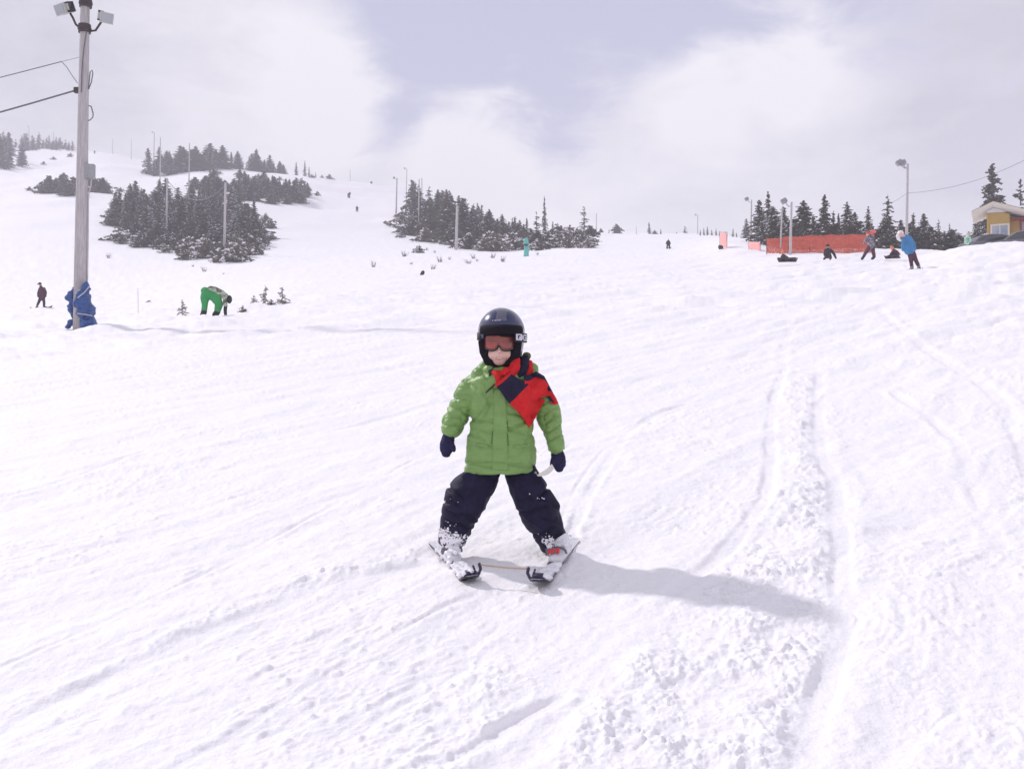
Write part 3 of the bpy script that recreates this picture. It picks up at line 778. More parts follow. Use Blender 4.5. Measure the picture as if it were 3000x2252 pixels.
for x, top, kind, w, Y, lab in (
    (2226, 602, 'dense2', 1.2, 98, 'snowy spruce between the cone-shaped spruce and the tall leaning one'),
    (2254, 573, 'thin', 1.2, 95, 'tall leaning spruce with a sharp tip at the left end of the orange fence'),
    (2270, 612, 'snowy', 1.1, 90, 'broad snow-streaked spruce behind the left end of the orange fence'),
    (2292, 608, 'snowy', .8, 94, 'snow-streaked spruce right behind the left fence lamp post'),
    (2240, 640, 'snowy', 1.0, 92, 'low snowy spruce filling the gap left of the orange fence'),
    (2358, 590, 'wide', 1.1, 95, 'wide dark spruce behind the fence right of the lamp post'),
    (2334, 645, 'bush', 1.6, 90, 'low dark spruce tucked against the lamp post behind the fence'),
    (2385, 640, 'dense', 1.2, 92, 'dark low spruce between the wide spruce and the slim tall one'),
    (2417, 577, 'dense2', .85, 95, 'slim tall spruce behind the middle of the orange fence'),
    (2443, 626, 'thin', 1.1, 97, 'short thin spruce right of the slim tall one behind the fence'),
    (2456, 634, 'thin', 1.0, 97, 'second short thin spruce right of the slim tall one'),
    (2487, 597, 'dense2', 1.25, 95, 'dark spruce with a double tip behind the right half of the fence'),
    (2506, 628, 'wide', .9, 92, 'dark broad low spruce right of the double-tipped one'),
    (2544, 612, 'thin', 1.2, 96, 'open layered spruce left of the tallest one behind the fence end'),
    (2600, 573, 'sparse', 1.3, 93, 'tall layered spruce left of the tall lamp post with double lamps'),
    (2590, 640, 'wide', 1.0, 90, 'dark broad spruce under the tall layered spruce'),
    (2638, 645, 'dense', 1.1, 90, 'small dark spruce just left of the tall double lamp post'),
    (2677, 628, 'thin', 1.3, 94, 'pointed spruce just right of the tall double lamp post'),
    (2708, 625, 'dense', 1.15, 92, 'dark pointed spruce, second right of the tall double lamp post'),
    (2725, 665, 'bush', 1.5, 88, 'low dark spruce right of the pointed pair'),
    (2752, 642, 'sparse', 1.0, 94, 'thin nearly bare spruce midway between lamp post and house'),
    (2765, 680, 'brown', 1.4, 88, 'brownish low spruce between the bare one and the bank'),
    (2782, 655, 'thin', .8, 95, 'slender bare-tipped spruce left of the yellow house'),
    (2800, 685, 'brown', 1.5, 86, 'brownish low spruce above the snow bank'),
    (2911, 474, 'dense2', .88, 98, 'tallest spruce towering behind the yellow house roof'),
    (2935, 575, 'dense', 1.0, 98, 'short spruce beside the tallest one behind the roof'),
    (2992, 520, 'sparse', 1.1, 96, 'big spruce cut by the right edge behind the yellow house'),
    (2862, 636, 'wide', .8, 84, 'dark spruce under the left eave of the yellow house'),
    (2836, 672, 'snowy', .9, 82, 'low snowy spruce left of the yellow house')):
    plant(kind, x, Y, (732 - top) * Y / F, lab, wid=w, jit=False)
for i, x in enumerate(range(2320, 2800, 34)):
    Y = random.uniform(84, 90); plant('bush', x + random.uniform(10, 20), Y - 2, random.uniform(40, 60) * Y / F, 'dark bush along the back of the orange fence, ' + ('left part' if x < 2450 else ('middle part' if x < 2600 else 'right part')), 'bushes behind the orange fence', 'spruce_shrub', 'shrub', wid=1.6)
    plant('brown' if i % 2 else 'bush', x + random.uniform(-8, 8), Y, random.uniform(55, 80) * Y / F,
      ('low dark ' if i % 2 == 0 else 'low brownish ') + 'spruce low behind the orange fence, ' + ('left part' if x < 2450 else ('middle part' if x < 2600 else 'right part')), 'low spruces behind the orange fence', wid=1.5)
for i, (x, y) in enumerate(((772, 652), (786, 668), (760, 690), (800, 700), (778, 640), (745, 655), (742, 748), (700, 756), (480, 742), (545, 762), (395, 722), (350, 712), (930, 575), (905, 560), (880, 545), (940, 520), (960, 532), (915, 528), (700, 520), (760, 524), (820, 530), (640, 515), (1165, 640), (1180, 700), (330, 640), (1225, 742), (420, 505), (350, 560), (90, 560), (160, 470), (205, 462), (130, 482))):
    plant('scrub', x + random.uniform(-5, 5), depth_at(x, y, 60), random.uniform(.8, 1.6), 'stray snowy shrub ' + ('by the oval clump behind the tall pole' if x < 300 else 'by the upper edge of the left hill wood' if y < 580 and x < 700 else 'by the middle belt of trees' if y < 610 and x < 1000 else 'by the lower left wood' if x < 1000 else 'by the middle wood'), 'stray shrubs round the woods', 'spruce_shrub', 'shrub', wid=1.2)
# small spruces and twigs on the open slope
for x, Y, top, base, kind, w, lab in (
    (533, 33, 862, 908, 'sprig', 1.15, 'small cone-shaped spruce poking out of the snow left of the bent person'),
    (777, 38, 832, 893, 'sprig', .85, 'taller snow-dusted young spruce right of the bent person'),
    (826, 38, 845, 895, 'sprig', 1.3, 'leaning snow-dusted young spruce at the right of the pair'),
    (744, 40, 850, 875, 'sprig', 1.2, 'faint half-buried sprig left of the young spruce pair'),
    (795, 36, 890, 907, 'scrub', 1.1, 'flat low sprig at the foot of the young spruce pair'),
    (712, 33, 915, 932, 'scrub', .9, 'flat sprig in the snow right of the bent person')):
    g = G(x, Y); h = max(0.22, (base - top) * Y / F)
    plant(kind, x, Y, h, lab, name='young_spruce', cat='young spruce', wid=w, jit=False)
for i, (x, y) in enumerate(((1095, 783), (1205, 775), (1290, 770), (1316, 764), (1372, 772), (1388, 761), (1398, 767), (1443, 759), (1474, 766), (1268, 790), (1185, 752), (565, 782), (598, 797), (655, 806), (240, 765), (318, 758), (1250, 735), (1274, 741), (1575, 745))):
    Y = depth_at(x, y, 30)
    plant('tuft', x, Y, random.uniform(0.18, 0.62) * (1.2 if Y > 100 else 1), ('small' if i % 2 else 'faint') + ' tuft of scrub in open snow ' + ('below the left wood' if x < 800 else ('left of the middle wood' if x < 1200 else 'below the middle wood')), 'tufts of scrub on the open slope', 'scrub_tuft', 'scrub tuft', wid=1.2)

# ------------------------------------------------------------------ haze in the air
hb = MB(); hb.box((0, 290, 62), (2700, 760, 190))
hz = bpy.data.materials.new('haze_air'); hz.use_nodes = True; hz.node_tree.nodes.clear()
ho = hz.node_tree.nodes.new('ShaderNodeOutputMaterial'); hv = hz.node_tree.nodes.new('ShaderNodeVolumePrincipled')
hv.inputs['Color'].default_value = (0.80, 0.79, 0.86, 1); hv.inputs['Density'].default_value = 0.00125; hv.inputs['Anisotropy'].default_value = 0.0
hz.node_tree.links.new(hv.outputs[0], ho.inputs['Volume'])
tag(hb.build('haze', hz), 'pale misty air over the whole slope', None, None, 'stuff')

# ------------------------------------------------------------------ poles, wires, nets
def pole(px_top, top, px_base, base, Y, r0, label, group=None, lamps=(), mat=None, name='light_pole', hazy=False):
    if Y is None: Y = min(depth_at(px_base, base, 40), 460)
    g = G(px_base, Y); tp = P(px_top, top, Y)
    h = tp.z - g.z
    o = empty(name, g, label, 'light pole' if lamps else 'pole', group)
    b = MB(); b.tube([g - Vector((0, 0, 0.4)), (g + tp) / 2, tp], [r0, r0 * .85, r0 * .7], 12)
    b.build('post', mat or M['pole_far'], o, smooth=True)
    s = 1.0
    for sx in lamps:
        a = MB(); z = tp - Vector((0, 0, 0.25))
        e = z + Vector((0.45 * sx, -0.1, 0.22))
        a.tube([z, z + Vector((0.2 * sx, -.05, -0.05)), e], 0.03, 6); arm = a.build('arm', M['metal'], o)
        a = MB(); rot = Matrix.Rotation(R(28 * sx), 3, 'Y') @ Matrix.Rotation(R(-25), 3, 'X')
        a.box(e + Vector((0.08 * sx, -.05, 0.06)), (0.36, 0.24, 0.26), rot); hd = a.build('lamp_head', M['metal'], o)
    return o
# the big pole
PY = 26.5
g = G(233, PY); tp = P(252, -150, PY)
big = empty('light_pole', g, 'tall weathered grey wooden pole with two floodlights and blue padding at its foot', 'light pole')
b = MB(); b.tube([g - Vector((0, 0, .5)), g + (tp - g) * .33, g + (tp - g) * .66, tp], [.172, .152, .128, .11], 20)
b.build('post', M['pole'], big, smooth=True)
def bp(px, py, dy=0.0): return P(px, py, PY + dy)
for py in (10, 85):
    b = MB(); c = bp(251 - (py > 50) * 3, py)
    b.tube([c - Vector((0, 0, .11)), c + Vector((0, 0, .11))], [.16, .16], 18); b.tube([c - Vector((0, 0, .03)), c + Vector((0, 0, .03))], [.175, .175], 18)
    b.build('clamp_band', M['rust'], big)
for pts, hd, sg in (([(236, 84), (222, 72), (213, 52), (206, 40)], (188, 28), -1), ([(262, 92), (280, 90), (292, 72), (300, 60)], (313, 53), 1)):
    b = MB(); b.tube([bp(x, y) for x, y in pts], .03, 8)
    arm = b.build('lamp_arm', M['rust'], big, smooth=True)
    c = bp(*hd); rot = Matrix.Rotation(R(14 * sg), 3, 'Y') @ Matrix.Rotation(R(18), 3, 'X') @ Matrix.Rotation(R(25 * sg), 3, 'Z')
    b = MB(); b.box(c, (.30, .24, .24), rot)
    b.box(c + rot @ Vector((-.0 * sg, -.14, 0)), (.34, .05, .28), rot); b.box(c + rot @ Vector((-.18 * sg, .02, .02)), (.10, .18, .17), rot)
    hdo = b.build('floodlight', M['lampbox'], big)
    b = MB(); b.box(c + rot @ Vector((0, -.17, 0)), (.29, .02, .23), rot); b.build('lens', M['glass'], hdo)
    b = MB(); b.box(c + rot @ Vector((-.16 * sg, .05, .02)), (.14, .22, .26), rot); b.build('ballast_box', M['dark'], hdo)
b = MB(); c = bp(268, 502, -.05); b.box(c, (.16, .14, .36)); b.box(c + Vector((-.12, 0, .0)), (.08, .12, .42)); jb = b.build('junction_box', M['metal'], big)
b = MB(); b.tube([bp(268, 524), bp(266, 545), bp(259, 575), bp(258, 700), bp(255, 900)], .02, 6); b.build('conduit', M['pole_far'], big)
for pts in ([(259, 262), (264, 212), (270, 206), (272, 216), (268, 240), (260, 262)], [(259, 310), (267, 312), (273, 334), (272, 344), (264, 352), (258, 354)]):
    b = MB(); b.tube([bp(x, y, -.1) for x, y in pts], .016, 6); b.build('cable_loop', M['cable'], big)
b = MB(); b.tube([bp(253, 95, -.12), bp(246, 140, -.13), bp(240, 200, -.15), bp(238, 270, -.16)], .014, 6); b.build('feed_cable', M['cable'], big)
b = MB(); b.box(bp(227, 265), (.16, .12, .14)); b.tube([bp(218, 264), bp(226, 262), bp(232, 272)], .03, 8); b.build('wire_clamp', M['rust'], big)
def wire(name, pts, r, label):
    b = MB(); p = [P(*q) for q in pts]; b.tube(p, r, 6); o = b.build(name, M['cable'], None, origin=p[0]); return tag(o, label, 'cable')
def sag(p0, p1, s, n=10):
    return [(p0[0] + (p1[0] - p0[0]) * i / n, p0[1] + (p1[1] - p0[1]) * i / n + 4 * s * (i / n) * (1 - i / n), p0[2] + (p1[2] - p0[2]) * i / n) for i in range(n + 1)]
wire('overhead_cable', sag((-1100, 600, 22), (219, 266, PY), 14), .022, 'thick dark cable leaving the tall pole to the left, lower of the two')
wire('overhead_cable', sag((-1100, 470, 22), (180, 181, PY), 12), .012, 'thin upper cable running left from the tall pole')
wire('support_wire', [(180, 181, PY), (200, 176, PY), (237, 167, PY)], .006, 'hair-thin wire joining the upper cable to the tall pole')
wire('support_wire', [(180, 181, PY), (195, 196, PY), (210, 220, PY), (228, 245, PY)], .009, 'thin drop wire slanting from the upper cable down to the tall pole')

# blue tarpaulin bundled round the pole foot
mb = MB()
def tb(px, py, dy, rx, ry, rz, tilt=0):
    mb.ball(bp(px, py, dy), (rx, ry, rz), 14, 9, Matrix.Rotation(R(tilt), 3, 'Y'))
tb(250, 850, -.20, .10, .12, .20, 8); tb(240, 868, -.24, .17, .12, .16, 28); tb(252, 880, -.15, .13, .14, .26)
tb(236, 893, -.24, .20, .13, .16, 25); tb(212, 862, .05, .09, .16, .22, 25); tb(203, 873, .05, .09, .14, .10, 20)
tb(214, 897, .05, .12, .16, .22); tb(258, 905, -.08, .17, .2, .15, -15); tb(245, 915, -.2, .20, .15, .15)
tb(268, 910, .0, .11, .18, .13, -20); tb(263, 942, -.05, .17, .22, .19, -12); tb(248, 948, -.18, .14, .16, .16); tb(272, 950, 0, .11, .2, .14, -10)
tb(217, 925, .1, .06, .12, .2); tb(208, 945, .02, .10, .12, .12, 35); tb(199, 957, 0, .07, .1, .08, 40)
root = empty('blue_tarp', G(238, PY - .1), 'crumpled blue tarpaulin bundled and tied round the foot of the tall pole', 'tarpaulin')
def dtarp(v, n): return .028 * noise3(v * 9.0, 3) + .016 * noise3(v * 21.0, 4) + .03 * np.abs(noise3(v * np.array([6, 6, 14.]), 5)) - .01
skin_obj('sheet', mb, .022, M['tarp'], root, 3, dtarp)
for (a, c_) in (((228, 872), (262, 838)), ((226, 918), (270, 925))):
    b = MB(); b.tube([bp(a[0], a[1], -.36), bp((a[0] + c_[0]) / 2 + 4, (a[1] + c_[1]) / 2, -.43), bp(c_[0], c_[1], -.30)], .014, 6); b.build('tie_strap', M['pole_far'], root)

pole(490, 522, 488, 692, None, .16, 'left one of the twin pale poles standing in the left wood', mat=M['pole_far'])
pole(661, 535, 657, 765, 118, .17, 'right one of the twin pale poles standing in the left wood', mat=M['pole_far'])
wire('overhead_cable', sag((490, 528, 142), (660, 542, 118), 52), .05, 'cable sagging between the twin poles of the left wood')
pole(555, 420, 553, 545, 205, .14, 'thin pole rising from the upper wood behind and between the twin poles')
pole(470, 402, 469, 520, 250, .14, 'thin pole at the left end of the upper wood, right of the taller lamp pole')
pole(452, 388, 450, 480, 300, .16, 'hazy lamp pole at the left end of the upper wood', lamps=(-1,))
pole(1163, 522, 1160, 652, 185, .16, 'lamp pole just left of the middle wood', lamps=(-1,))
pole(1192, 494, 1190, 600, 250, .13, 'faint lamp pole behind the left corner of the middle wood', lamps=(-1,))
pole(1228, 525, 1226, 640, 160, .12, 'left one of two thin poles inside the middle wood')
pole(1236, 522, 1235, 630, 170, .11, 'right one of two thin poles inside the middle wood')
pole(1340, 603, 1336, 737, 126, .20, 'thick pale pole in front of the middle wood')
pole(1026, 497, 1026, 535, 325, .12, 'faint short pole on the skyline of the left hill', lamps=())
pole(1747, 625, 1747, 684, 240, .12, 'thin faint pole right of the lone crooked spruce')
pole(2044, 630, 2044, 686, 240, .13, 'small far lamp post on the bare skyline', lamps=(-1,))
pole(1864, 662, 1864, 686, 240, .09, 'tiny faint post on the skyline right of the round spruce')
pole(2202, 585, 2199, 700, 100, .09, 'lamp post left of the orange fence, standing on the snow mound', lamps=(-1,))
pole(2292, 605, 2285, 739, 66, .06, 'thin pale post leaning slightly at the left end of the orange fence')
pole(2319, 592, 2315, 741, 64, .095, 'pale lamp post standing in front of the orange fence', lamps=(-1,))
pole(2659, 480, 2655, 742, 62, .10, 'tall lamp post with a double lamp head behind the blue-jacketed person', lamps=(-.7, -1.1))
for x, t, bs, l in ((385, 405, 455, 'third foggy pole from the left edge on the far ridge'), (330, 408, 450, 'foggy pole on the far ridge, just right of the tall pole'), (157, 385, 440, 'foggy pole on the far ridge left of the tall pole'), (85, 372, 440, 'foggy lamp pole on the far ridge at the upper left')):
    pole(x, t, x, bs, 440, .16, l, lamps=(-1,) if x == 85 else ())
wire('overhead_cable', sag((2657, 566, 62), (3080, 425, 55), 30), .011, 'thin cable running from the double lamp post up over the yellow house')
wire('overhead_cable', sag((2657, 566, 62), (2600, 600, 80), 2), .011, 'short cable running left and away from the double lamp post')

def net(pts_px, Y0, Y1, label, mat, name, n=24, thick=.012, weave=True):
    """pts_px: [(px, bottom, top)], a mesh fence hanging between posts, each strand a strip"""
    v = []; f = []
    xs = [p[0] for p in pts_px]
    org = G(xs[0], Y0)
    root = empty(name, org, label, 'net fence' if 'fence' in name else 'net')
    rows = 8
    b = MB()
    for i in range(n + 1):
        t = i / n; x = xs[0] + (xs[-1] - xs[0]) * t
        Y = Y0 + (Y1 - Y0) * t
        bo = np.interp(x, xs, [p[1] for p in pts_px]); to = np.interp(x, xs, [p[2] for p in pts_px])
        for j in range(rows + 1):
            q = j / rows; sagp = 3.0 * abs(math.sin(math.pi * i / max(1, round(n / 5)))) if n > 8 else 0
            p = P(x, bo + (to + sagp - bo) * q, Y + .10 * math.sin(i * 1.1 + j * .5))
            v.append(p)
    for i in range(n):
        for j in range(rows):
            a = i * (rows + 1) + j; f.append((a, a + rows + 1, a + rows + 2, a + 1))
    o = mesh_obj('mesh_sheet', v, f, mat, root, world_loc(root), True)
    md = o.modifiers.new('s', 'SOLIDIFY'); md.thickness = thick
    k = max(1, int(round((n) / 5)))
    for i in range(0, n + 1, k):
        t = i / n; x = xs[0] + (xs[-1] - xs[0]) * t; Y = Y0 + (Y1 - Y0) * t
        bo = np.interp(x, xs, [p[1] for p in pts_px]); to = np.interp(x, xs, [p[2] for p in pts_px])
        c0 = P(x, bo + 4, Y + .10); c1 = P(x, to - 3, Y + .10)
        q = MB(); q.tube([c0, c1], .022, 6); q.build('stake', M['rust'], root)
    return root
net([(2246, 742, 698), (2300, 742, 692), (2400, 742, 687), (2562, 742, 684)], 66, 66, 'long orange mesh fence stretched across the snow below the spruces', M['orange_net'], 'orange_fence', 30)
net([(2109, 744, 682), (2130, 744, 682)], 80, 78, 'tall narrow strip of salmon netting standing upright', M['pink_net'], 'net_strip', 4)
net([(2194, 738, 708), (2228, 738, 709)], 74, 72, 'small pale pink mesh panel between the upright strip and the orange fence', M['pink_net'], 'pink_net', 4)
# teal padded post
g = G(1541, 100); root = empty('padded_post', g, 'teal padded post on the snow in front of the middle wood', 'padded post')
b = MB(); b.tube([g - Vector((0, 0, .2)), P(1543, 728, 100), P(1541, 703, 100)], [(.26, .2), (.25, .2), (.22, .18)], 12, round_=True); b.build('pad', M['teal'], root, smooth=True)
b = MB(); b.tube([P(1541, 706, 100), P(1541, 697, 100)], .04, 8); b.build('stake', M['metal'], root)
b = MB(); b.tube([P(1540, 716, 99.6), P(1540, 719, 99.6)], [.3, .3], 12); b.build('strap', M['dark'], root)
# thin marker stake and a few dark lumps
g = G(405, 40); b = MB(); b.tube([g - Vector((0, 0, .1)), P(404, 845, 40)], .012, 6); tag(b.build('marker_stake', M['pole_far'], None, origin=g), 'hair-thin marker stake standing alone right of the tall pole', 'stake')
for x, y, s, l in ((437, 887, .13, 'dark stick lying in the snow right of the thin marker stake'), (1237, 806, .16, 'dark rock tip poking out of the snow above the child, left of centre'), (2111, 735, .28, 'dark lump on the snow at the foot of the salmon net strip')):
    Y = depth_at(x, y, 20) if y < 890 else 34
    g = G(x, Y); mb = MB(); mb.ball(g + Vector((0, 0, s * .5)), (s * .8, s * .6, s * (1.4 if x == 1237 else .7)), 10, 7, Matrix.Rotation(R(25), 3, 'Y'))
    r_ = empty('rock' if x == 1237 else ('stick' if x == 437 else 'kit_bag'), g, l, 'rock' if x == 1237 else ('stick' if x == 437 else 'bag'))
    if x == 437:
        mb = MB(); mb.tube([g + Vector((-.22, 0, .03)), g + Vector((0, 0, .09)), g + Vector((.2, .05, .05))], [.02, .045, .02], 8)
    skin_obj('stone' if x == 1237 else ('wood' if x == 437 else 'cloth'), mb, s / 8, M['dark'], r_, 1, lambda v, n: .03 * noise3(v * 8, 9))

# ------------------------------------------------------------------ yellow house, car
M['yellow'] = pmat('yellow_clapboard', (0.47, 0.31, 0.085), 0.7, var=0.10, vscale=3, stretch=(1, 1, 9))
M['cream'] = pmat('cream_trim', (0.66, 0.60, 0.50), 0.6, var=0.05)
M['soffit'] = pmat('white_soffit', (0.72, 0.70, 0.70), 0.6, var=0.04)
M['roof'] = pmat('brown_shingles', (0.17, 0.11, 0.085), 0.85, c2=(0.26, 0.20, 0.17), vscale=6, thr=(0.5, 0.9))
M['red_trim'] = pmat('red_trim', (0.30, 0.025, 0.03), 0.5)
M['winglass'] = pmat('window_glass', (0.20, 0.25, 0.36), 0.08, c2=(0.42, 0.44, 0.52), vscale=1.3, spec=0.8)
M['carpaint'] = pmat('grey_car_paint', (0.13, 0.125, 0.15), 0.25, metal=0.4, coat=0.6)
M['carglass'] = pmat('car_glass', (0.03, 0.033, 0.045), 0.05, spec=0.8)
HY = 70.0
def hp(px, py, dy=0): return P(px, py, HY + dy)
base_z = G(2950, HY).z
root = empty('yellow_house', (hp(2891, 735).x, HY, base_z), 'yellow clapboard house with a low brown gable roof, half behind the snow bank', 'house')
xl = hp(2891, 640).x; xm = hp(2951, 640).x; xr = hp(3190, 640).x; xp = hp(2908, 603).x
zt = hp(2908, 604).z; zl = hp(2856, 628).z; zr = hp(3010, 641).z
sl_l = (zt - zl) / (xp - hp(2852, 628).x); sl_r = (zt - zr) / (hp(3010, 641).x - xp)
def zroof(x): return zt - (xp - x) * sl_l if x < xp else zt - (x - xp) * sl_r
D = 2.4
b = MB()
pts = [(xl, base_z - .5), (xm, base_z - .5), (xm, zroof(xm) - .30), (xp, zt - .30), (xl, zroof(xl) - .30)]
b.prism([(x, HY, z) for x, z in pts], Vector((0, 0, 0)), Vector((0, D, 0)))
pts = [(xm + .003, base_z - .5), (xr, base_z - .5), (xr, zroof(xr) - .30), (xm + .003, zroof(xm) - .30)]
b.prism([(x, HY + .8, z) for x, z in pts], Vector((0, 0, 0)), Vector((0, D - .8, 0)))
wall = b.build('wall', M['yellow'], root)
xe = hp(2852, 628).x
b = MB(); yo = -1.15
for xa, xb in ((xe, xp), (xp, xr + .8)):
    za, zb = zroof(xa), zroof(xb)
    b.prism([(xa, HY, za - .02), (xb, HY, zb - .02), (xb, HY, zb + .10), (xa, HY, za + .10)], Vector((0, yo, 0)), Vector((0, D + .5, 0)))
b.build('roof', M['roof'], root)
b = MB()
for xa, xb in ((xe + .02, xp), (xp, xr + .7)):
    za, zb = zroof(xa), zroof(xb)
    b.prism([(xa, HY, za - .14), (xb, HY, zb - .14), (xb, HY, zb - .024), (xa, HY, za - .024)], Vector((0, yo + .03, 0)), Vector((0, D + .4, 0)))
b.build('soffit', M['soffit'], root)
b = MB()
for xa, xb in ((xe - .02, xp), (xp, xr + .8)):
    za, zb = zroof(xa), zroof(xb)
    b.prism([(xa, HY, za - .17), (xb, HY, zb - .17), (xb, HY, zb + .06), (xa, HY, za + .06)], Vector((0, yo - .05, 0)), Vector((0, yo - .004, 0)))
b.build('fascia', M['cream'], root)
b = MB()
b.prism([(xl + .02, HY - .02, zroof(xl) - .31), (xm, HY - .02, zroof(xl) - .33), (xm, HY - .02, zroof(xm) - .17), (xp, HY - .02, zt - .17), (xl + .02, HY - .02, zroof(xl) - .17)], Vector((0, -.04, 0)), Vector((0, 0, 0)))
b.build('gable_trim', M['soffit'], root)
b = MB(); b.box((xl + .06, HY - .02, (base_z + zroof(xl) - .45) / 2), (.14, .06, zroof(xl) - base_z - .3)); b.build('corner_board', M['yellow'], root)
for (x0, x1, y0, y1, dy, mat) in ((2905, 2946, 664, 694, 0, 'cream'), (2966, 3012, 659, 684, .8, 'red_trim')):
    a = hp(x0, y0, dy); c = hp(x1, y1, dy); cx, cz = (a.x + c.x) / 2, (a.z + c.z) / 2; w, h = c.x - a.x, a.z - c.z; yy = HY + dy
    b = MB(); t = .12
    b.box((cx, yy - .03, a.z + t / 2), (w + 2 * t, .08, t)); b.box((cx, yy - .03, c.z - t / 2), (w + 2 * t, .08, t))
    b.box((a.x - t / 2, yy - .03, cz), (t, .08, h)); b.box((c.x + t / 2, yy - .03, cz), (t, .08, h)); b.box((cx, yy - .03, cz), (.06, .06, h))
    wf = b.build('window', M[mat], root)
    b = MB(); b.box((cx, yy - .008, cz), (w, .02, h)); b.build('pane', M['winglass'], wf)
b = MB(); b.box((hp(2985, 652, .8).x, HY + .55, hp(2985, 652, .8).z), (2.2, .5, .10)); b.build('awning', M['red_trim'], root)
root.rotation_euler = (0, 0, R(-26))
def car(pxa, pya, Y, heading, label, s=1.0):
    g = Vector(P(pxa, pya, Y)); g.z -= 1.42 * s
    o = empty('parked_car', g, label, 'car', None, heading)
    def q(pts, w, mat, name, inset=0, parent=o, rnd=.06):
        m = MB(); n = 7; vs = []
        prof = [Vector((x * s, 0, z * s)) for x, z in pts]
        k = len(prof); V = []; ws = []
        for i in range(n):
            t = -1 + 2 * i / (n - 1); sh = 1 - (abs(t) ** 6) * .10
            for p in prof: V.append(Vector((p.x * sh, t * w * s / 2, p.z * (1 - (abs(t) ** 4) * .04) if p.z > .4 else p.z)))
        fs = []
        for i in range(n - 1):
            for j in range(k):
                j2 = (j + 1) % k; fs.append((i * k + j, i * k + j2, (i + 1) * k + j2, (i + 1) * k + j))
        fs.append(tuple(range(k))[::-1]); fs.append(tuple(range((n - 1) * k, n * k)))
        me = mesh_obj(name, V, fs, mat, parent, (0, 0, 0), False)
        bv = me.modifiers.new('b', 'BEVEL'); bv.width = .05; bv.segments = 3; bv.limit_method = 'ANGLE'
        return me
    q([(-2.15, .3), (2.1, .3), (2.2, .55), (2.05, .78), (1.1, .92), (-1.5, .96), (-2.15, .9), (-2.2, .5)], 1.72, M['carpaint'], 'body')
    q([(-1.7, .93), (1.15, .91), (.45, 1.36), (.1, 1.39), (-.8, 1.39), (-1.25, 1.33)], 1.5, M['carglass'], 'windows')
    q([(.45, 1.37), (-1.25, 1.35), (-.85, 1.43), (.0, 1.44)], 1.42, M['carpaint'], 'roof_panel')
    for x in (-1.35, 1.3):
        for y in (-.78, .78):
            m = MB(); m.tube([Vector((x * s, (y - .1) * s, .31 * s)), Vector((x * s, (y + .1) * s, .31 * s))], .31 * s, 20); w_ = mesh_obj('wheel', m.v, m.f, M['dark'], o, (0, 0, 0))
            m = MB(); yy = y + (.105 if y > 0 else -.105); m.tube([Vector((x * s, (yy - .01) * s, .31 * s)), Vector((x * s, (yy + .01) * s, .31 * s))], .17 * s, 14); mesh_obj('rim', m.v, m.f, M['metal'], w_, (0, 0, 0))
    return o
car(2918, 690, 60, R(8), 'dark grey car behind the bank in front of the yellow house, left of two')
car(2990, 680, 58.5, R(170), 'dark grey car behind the bank, cut by the right edge, right of two')

# ------------------------------------------------------------------ people on the slope
M['black_cloth'] = pmat('black_cloth', (0.022, 0.018, 0.028), 0.75, var=0.3)
M['plum'] = pmat('dark_plum_cloth', (0.075, 0.022, 0.045), 0.75, var=0.3, vscale=5)
M['blue_cloth'] = pmat('blue_jacket_cloth', (0.035, 0.19, 0.42), 0.6, var=0.2, vscale=5)
M['camo_green'] = pmat('green_camouflage', (0.10, 0.13, 0.075), 0.7, c2=(0.50, 0.52, 0.42), vscale=9, thr=(0.45, 0.55))
M['camo_grey'] = pmat('grey_camouflage', (0.07, 0.06, 0.09), 0.7, c2=(0.40, 0.38, 0.42), vscale=7, thr=(0.45, 0.6))
M['green_pants'] = pmat('bright_green_trousers', (0.030, 0.30, 0.085), 0.6, var=0.15, vscale=4)
M['red_cloth'] = pmat('red_cloth', (0.60, 0.05, 0.05), 0.6, var=0.15)
M['pink_red'] = pmat('pink_red_plastic', (0.80, 0.16, 0.15), 0.4)
M['white_shell'] = pmat('white_helmet', (0.78, 0.75, 0.76), 0.3, var=0.05)
M['skin'] = pmat('skin', (0.72, 0.44, 0.37), 0.5, var=0.04, vscale=20)
M['orange_cloth'] = pmat('orange_cloth', (0.75, 0.25, 0.08), 0.7)
M['board'] = pmat('dark_board', (0.045, 0.025, 0.035), 0.35, var=0.2)
M['greyboot'] = pmat('grey_boots', (0.20, 0.19, 0.22), 0.6, var=0.2)
M['pale_green'] = pmat('green_jacket_pale', (0.10, 0.38, 0.26), 0.7, c2=(0.75, 0.85, 0.75), vscale=4)

def person(base_px, Y, label, parts, head, group=None, vox=None, face=None):
    """parts: {name: (mat, [limb,...])}, limb: list of (px, py, r_px[, dy])"""
    g = G(base_px, Y); o = empty('person', g, label, 'person', group)
    k = Y / F; vox = vox or 1.3 * k * .8
    def W(q): return P(q[0], q[1], Y + (q[3] if len(q) > 3 else 0))
    bb = MB()
    hx, hy, hr = head[:3]; hdy = head[3] if len(head) > 3 else 0
    bb.ball(P(hx, hy, Y + hdy), (hr * k * .92, hr * k, hr * k * 1.1), 12, 9)
    first = None
    for nm, (mat, limbs) in parts.items():
        mb = MB()
        for L in limbs:
            mb.tube([W(q) for q in L], [q[2] * k for q in L], 10, round_=True)
            bb.tube([W(q) for q in L], [q[2] * k * .72 for q in L], 8, round_=True)
            if first is None: first = W(L[0])
        nz = 0.6 * k
        skin_obj(nm, mb, vox * .8, mat, o, 2, lambda v, n: nz * noise3(v / (9 * k), 8))
    neck = P(hx, hy, Y + hdy); bb.tube([neck, neck + (first - neck) * .6, first], [hr * k * .6] * 3, 8, round_=True)
    skin_obj('body', bb, vox * .8, M['skin'], o, 2)
    return o, k
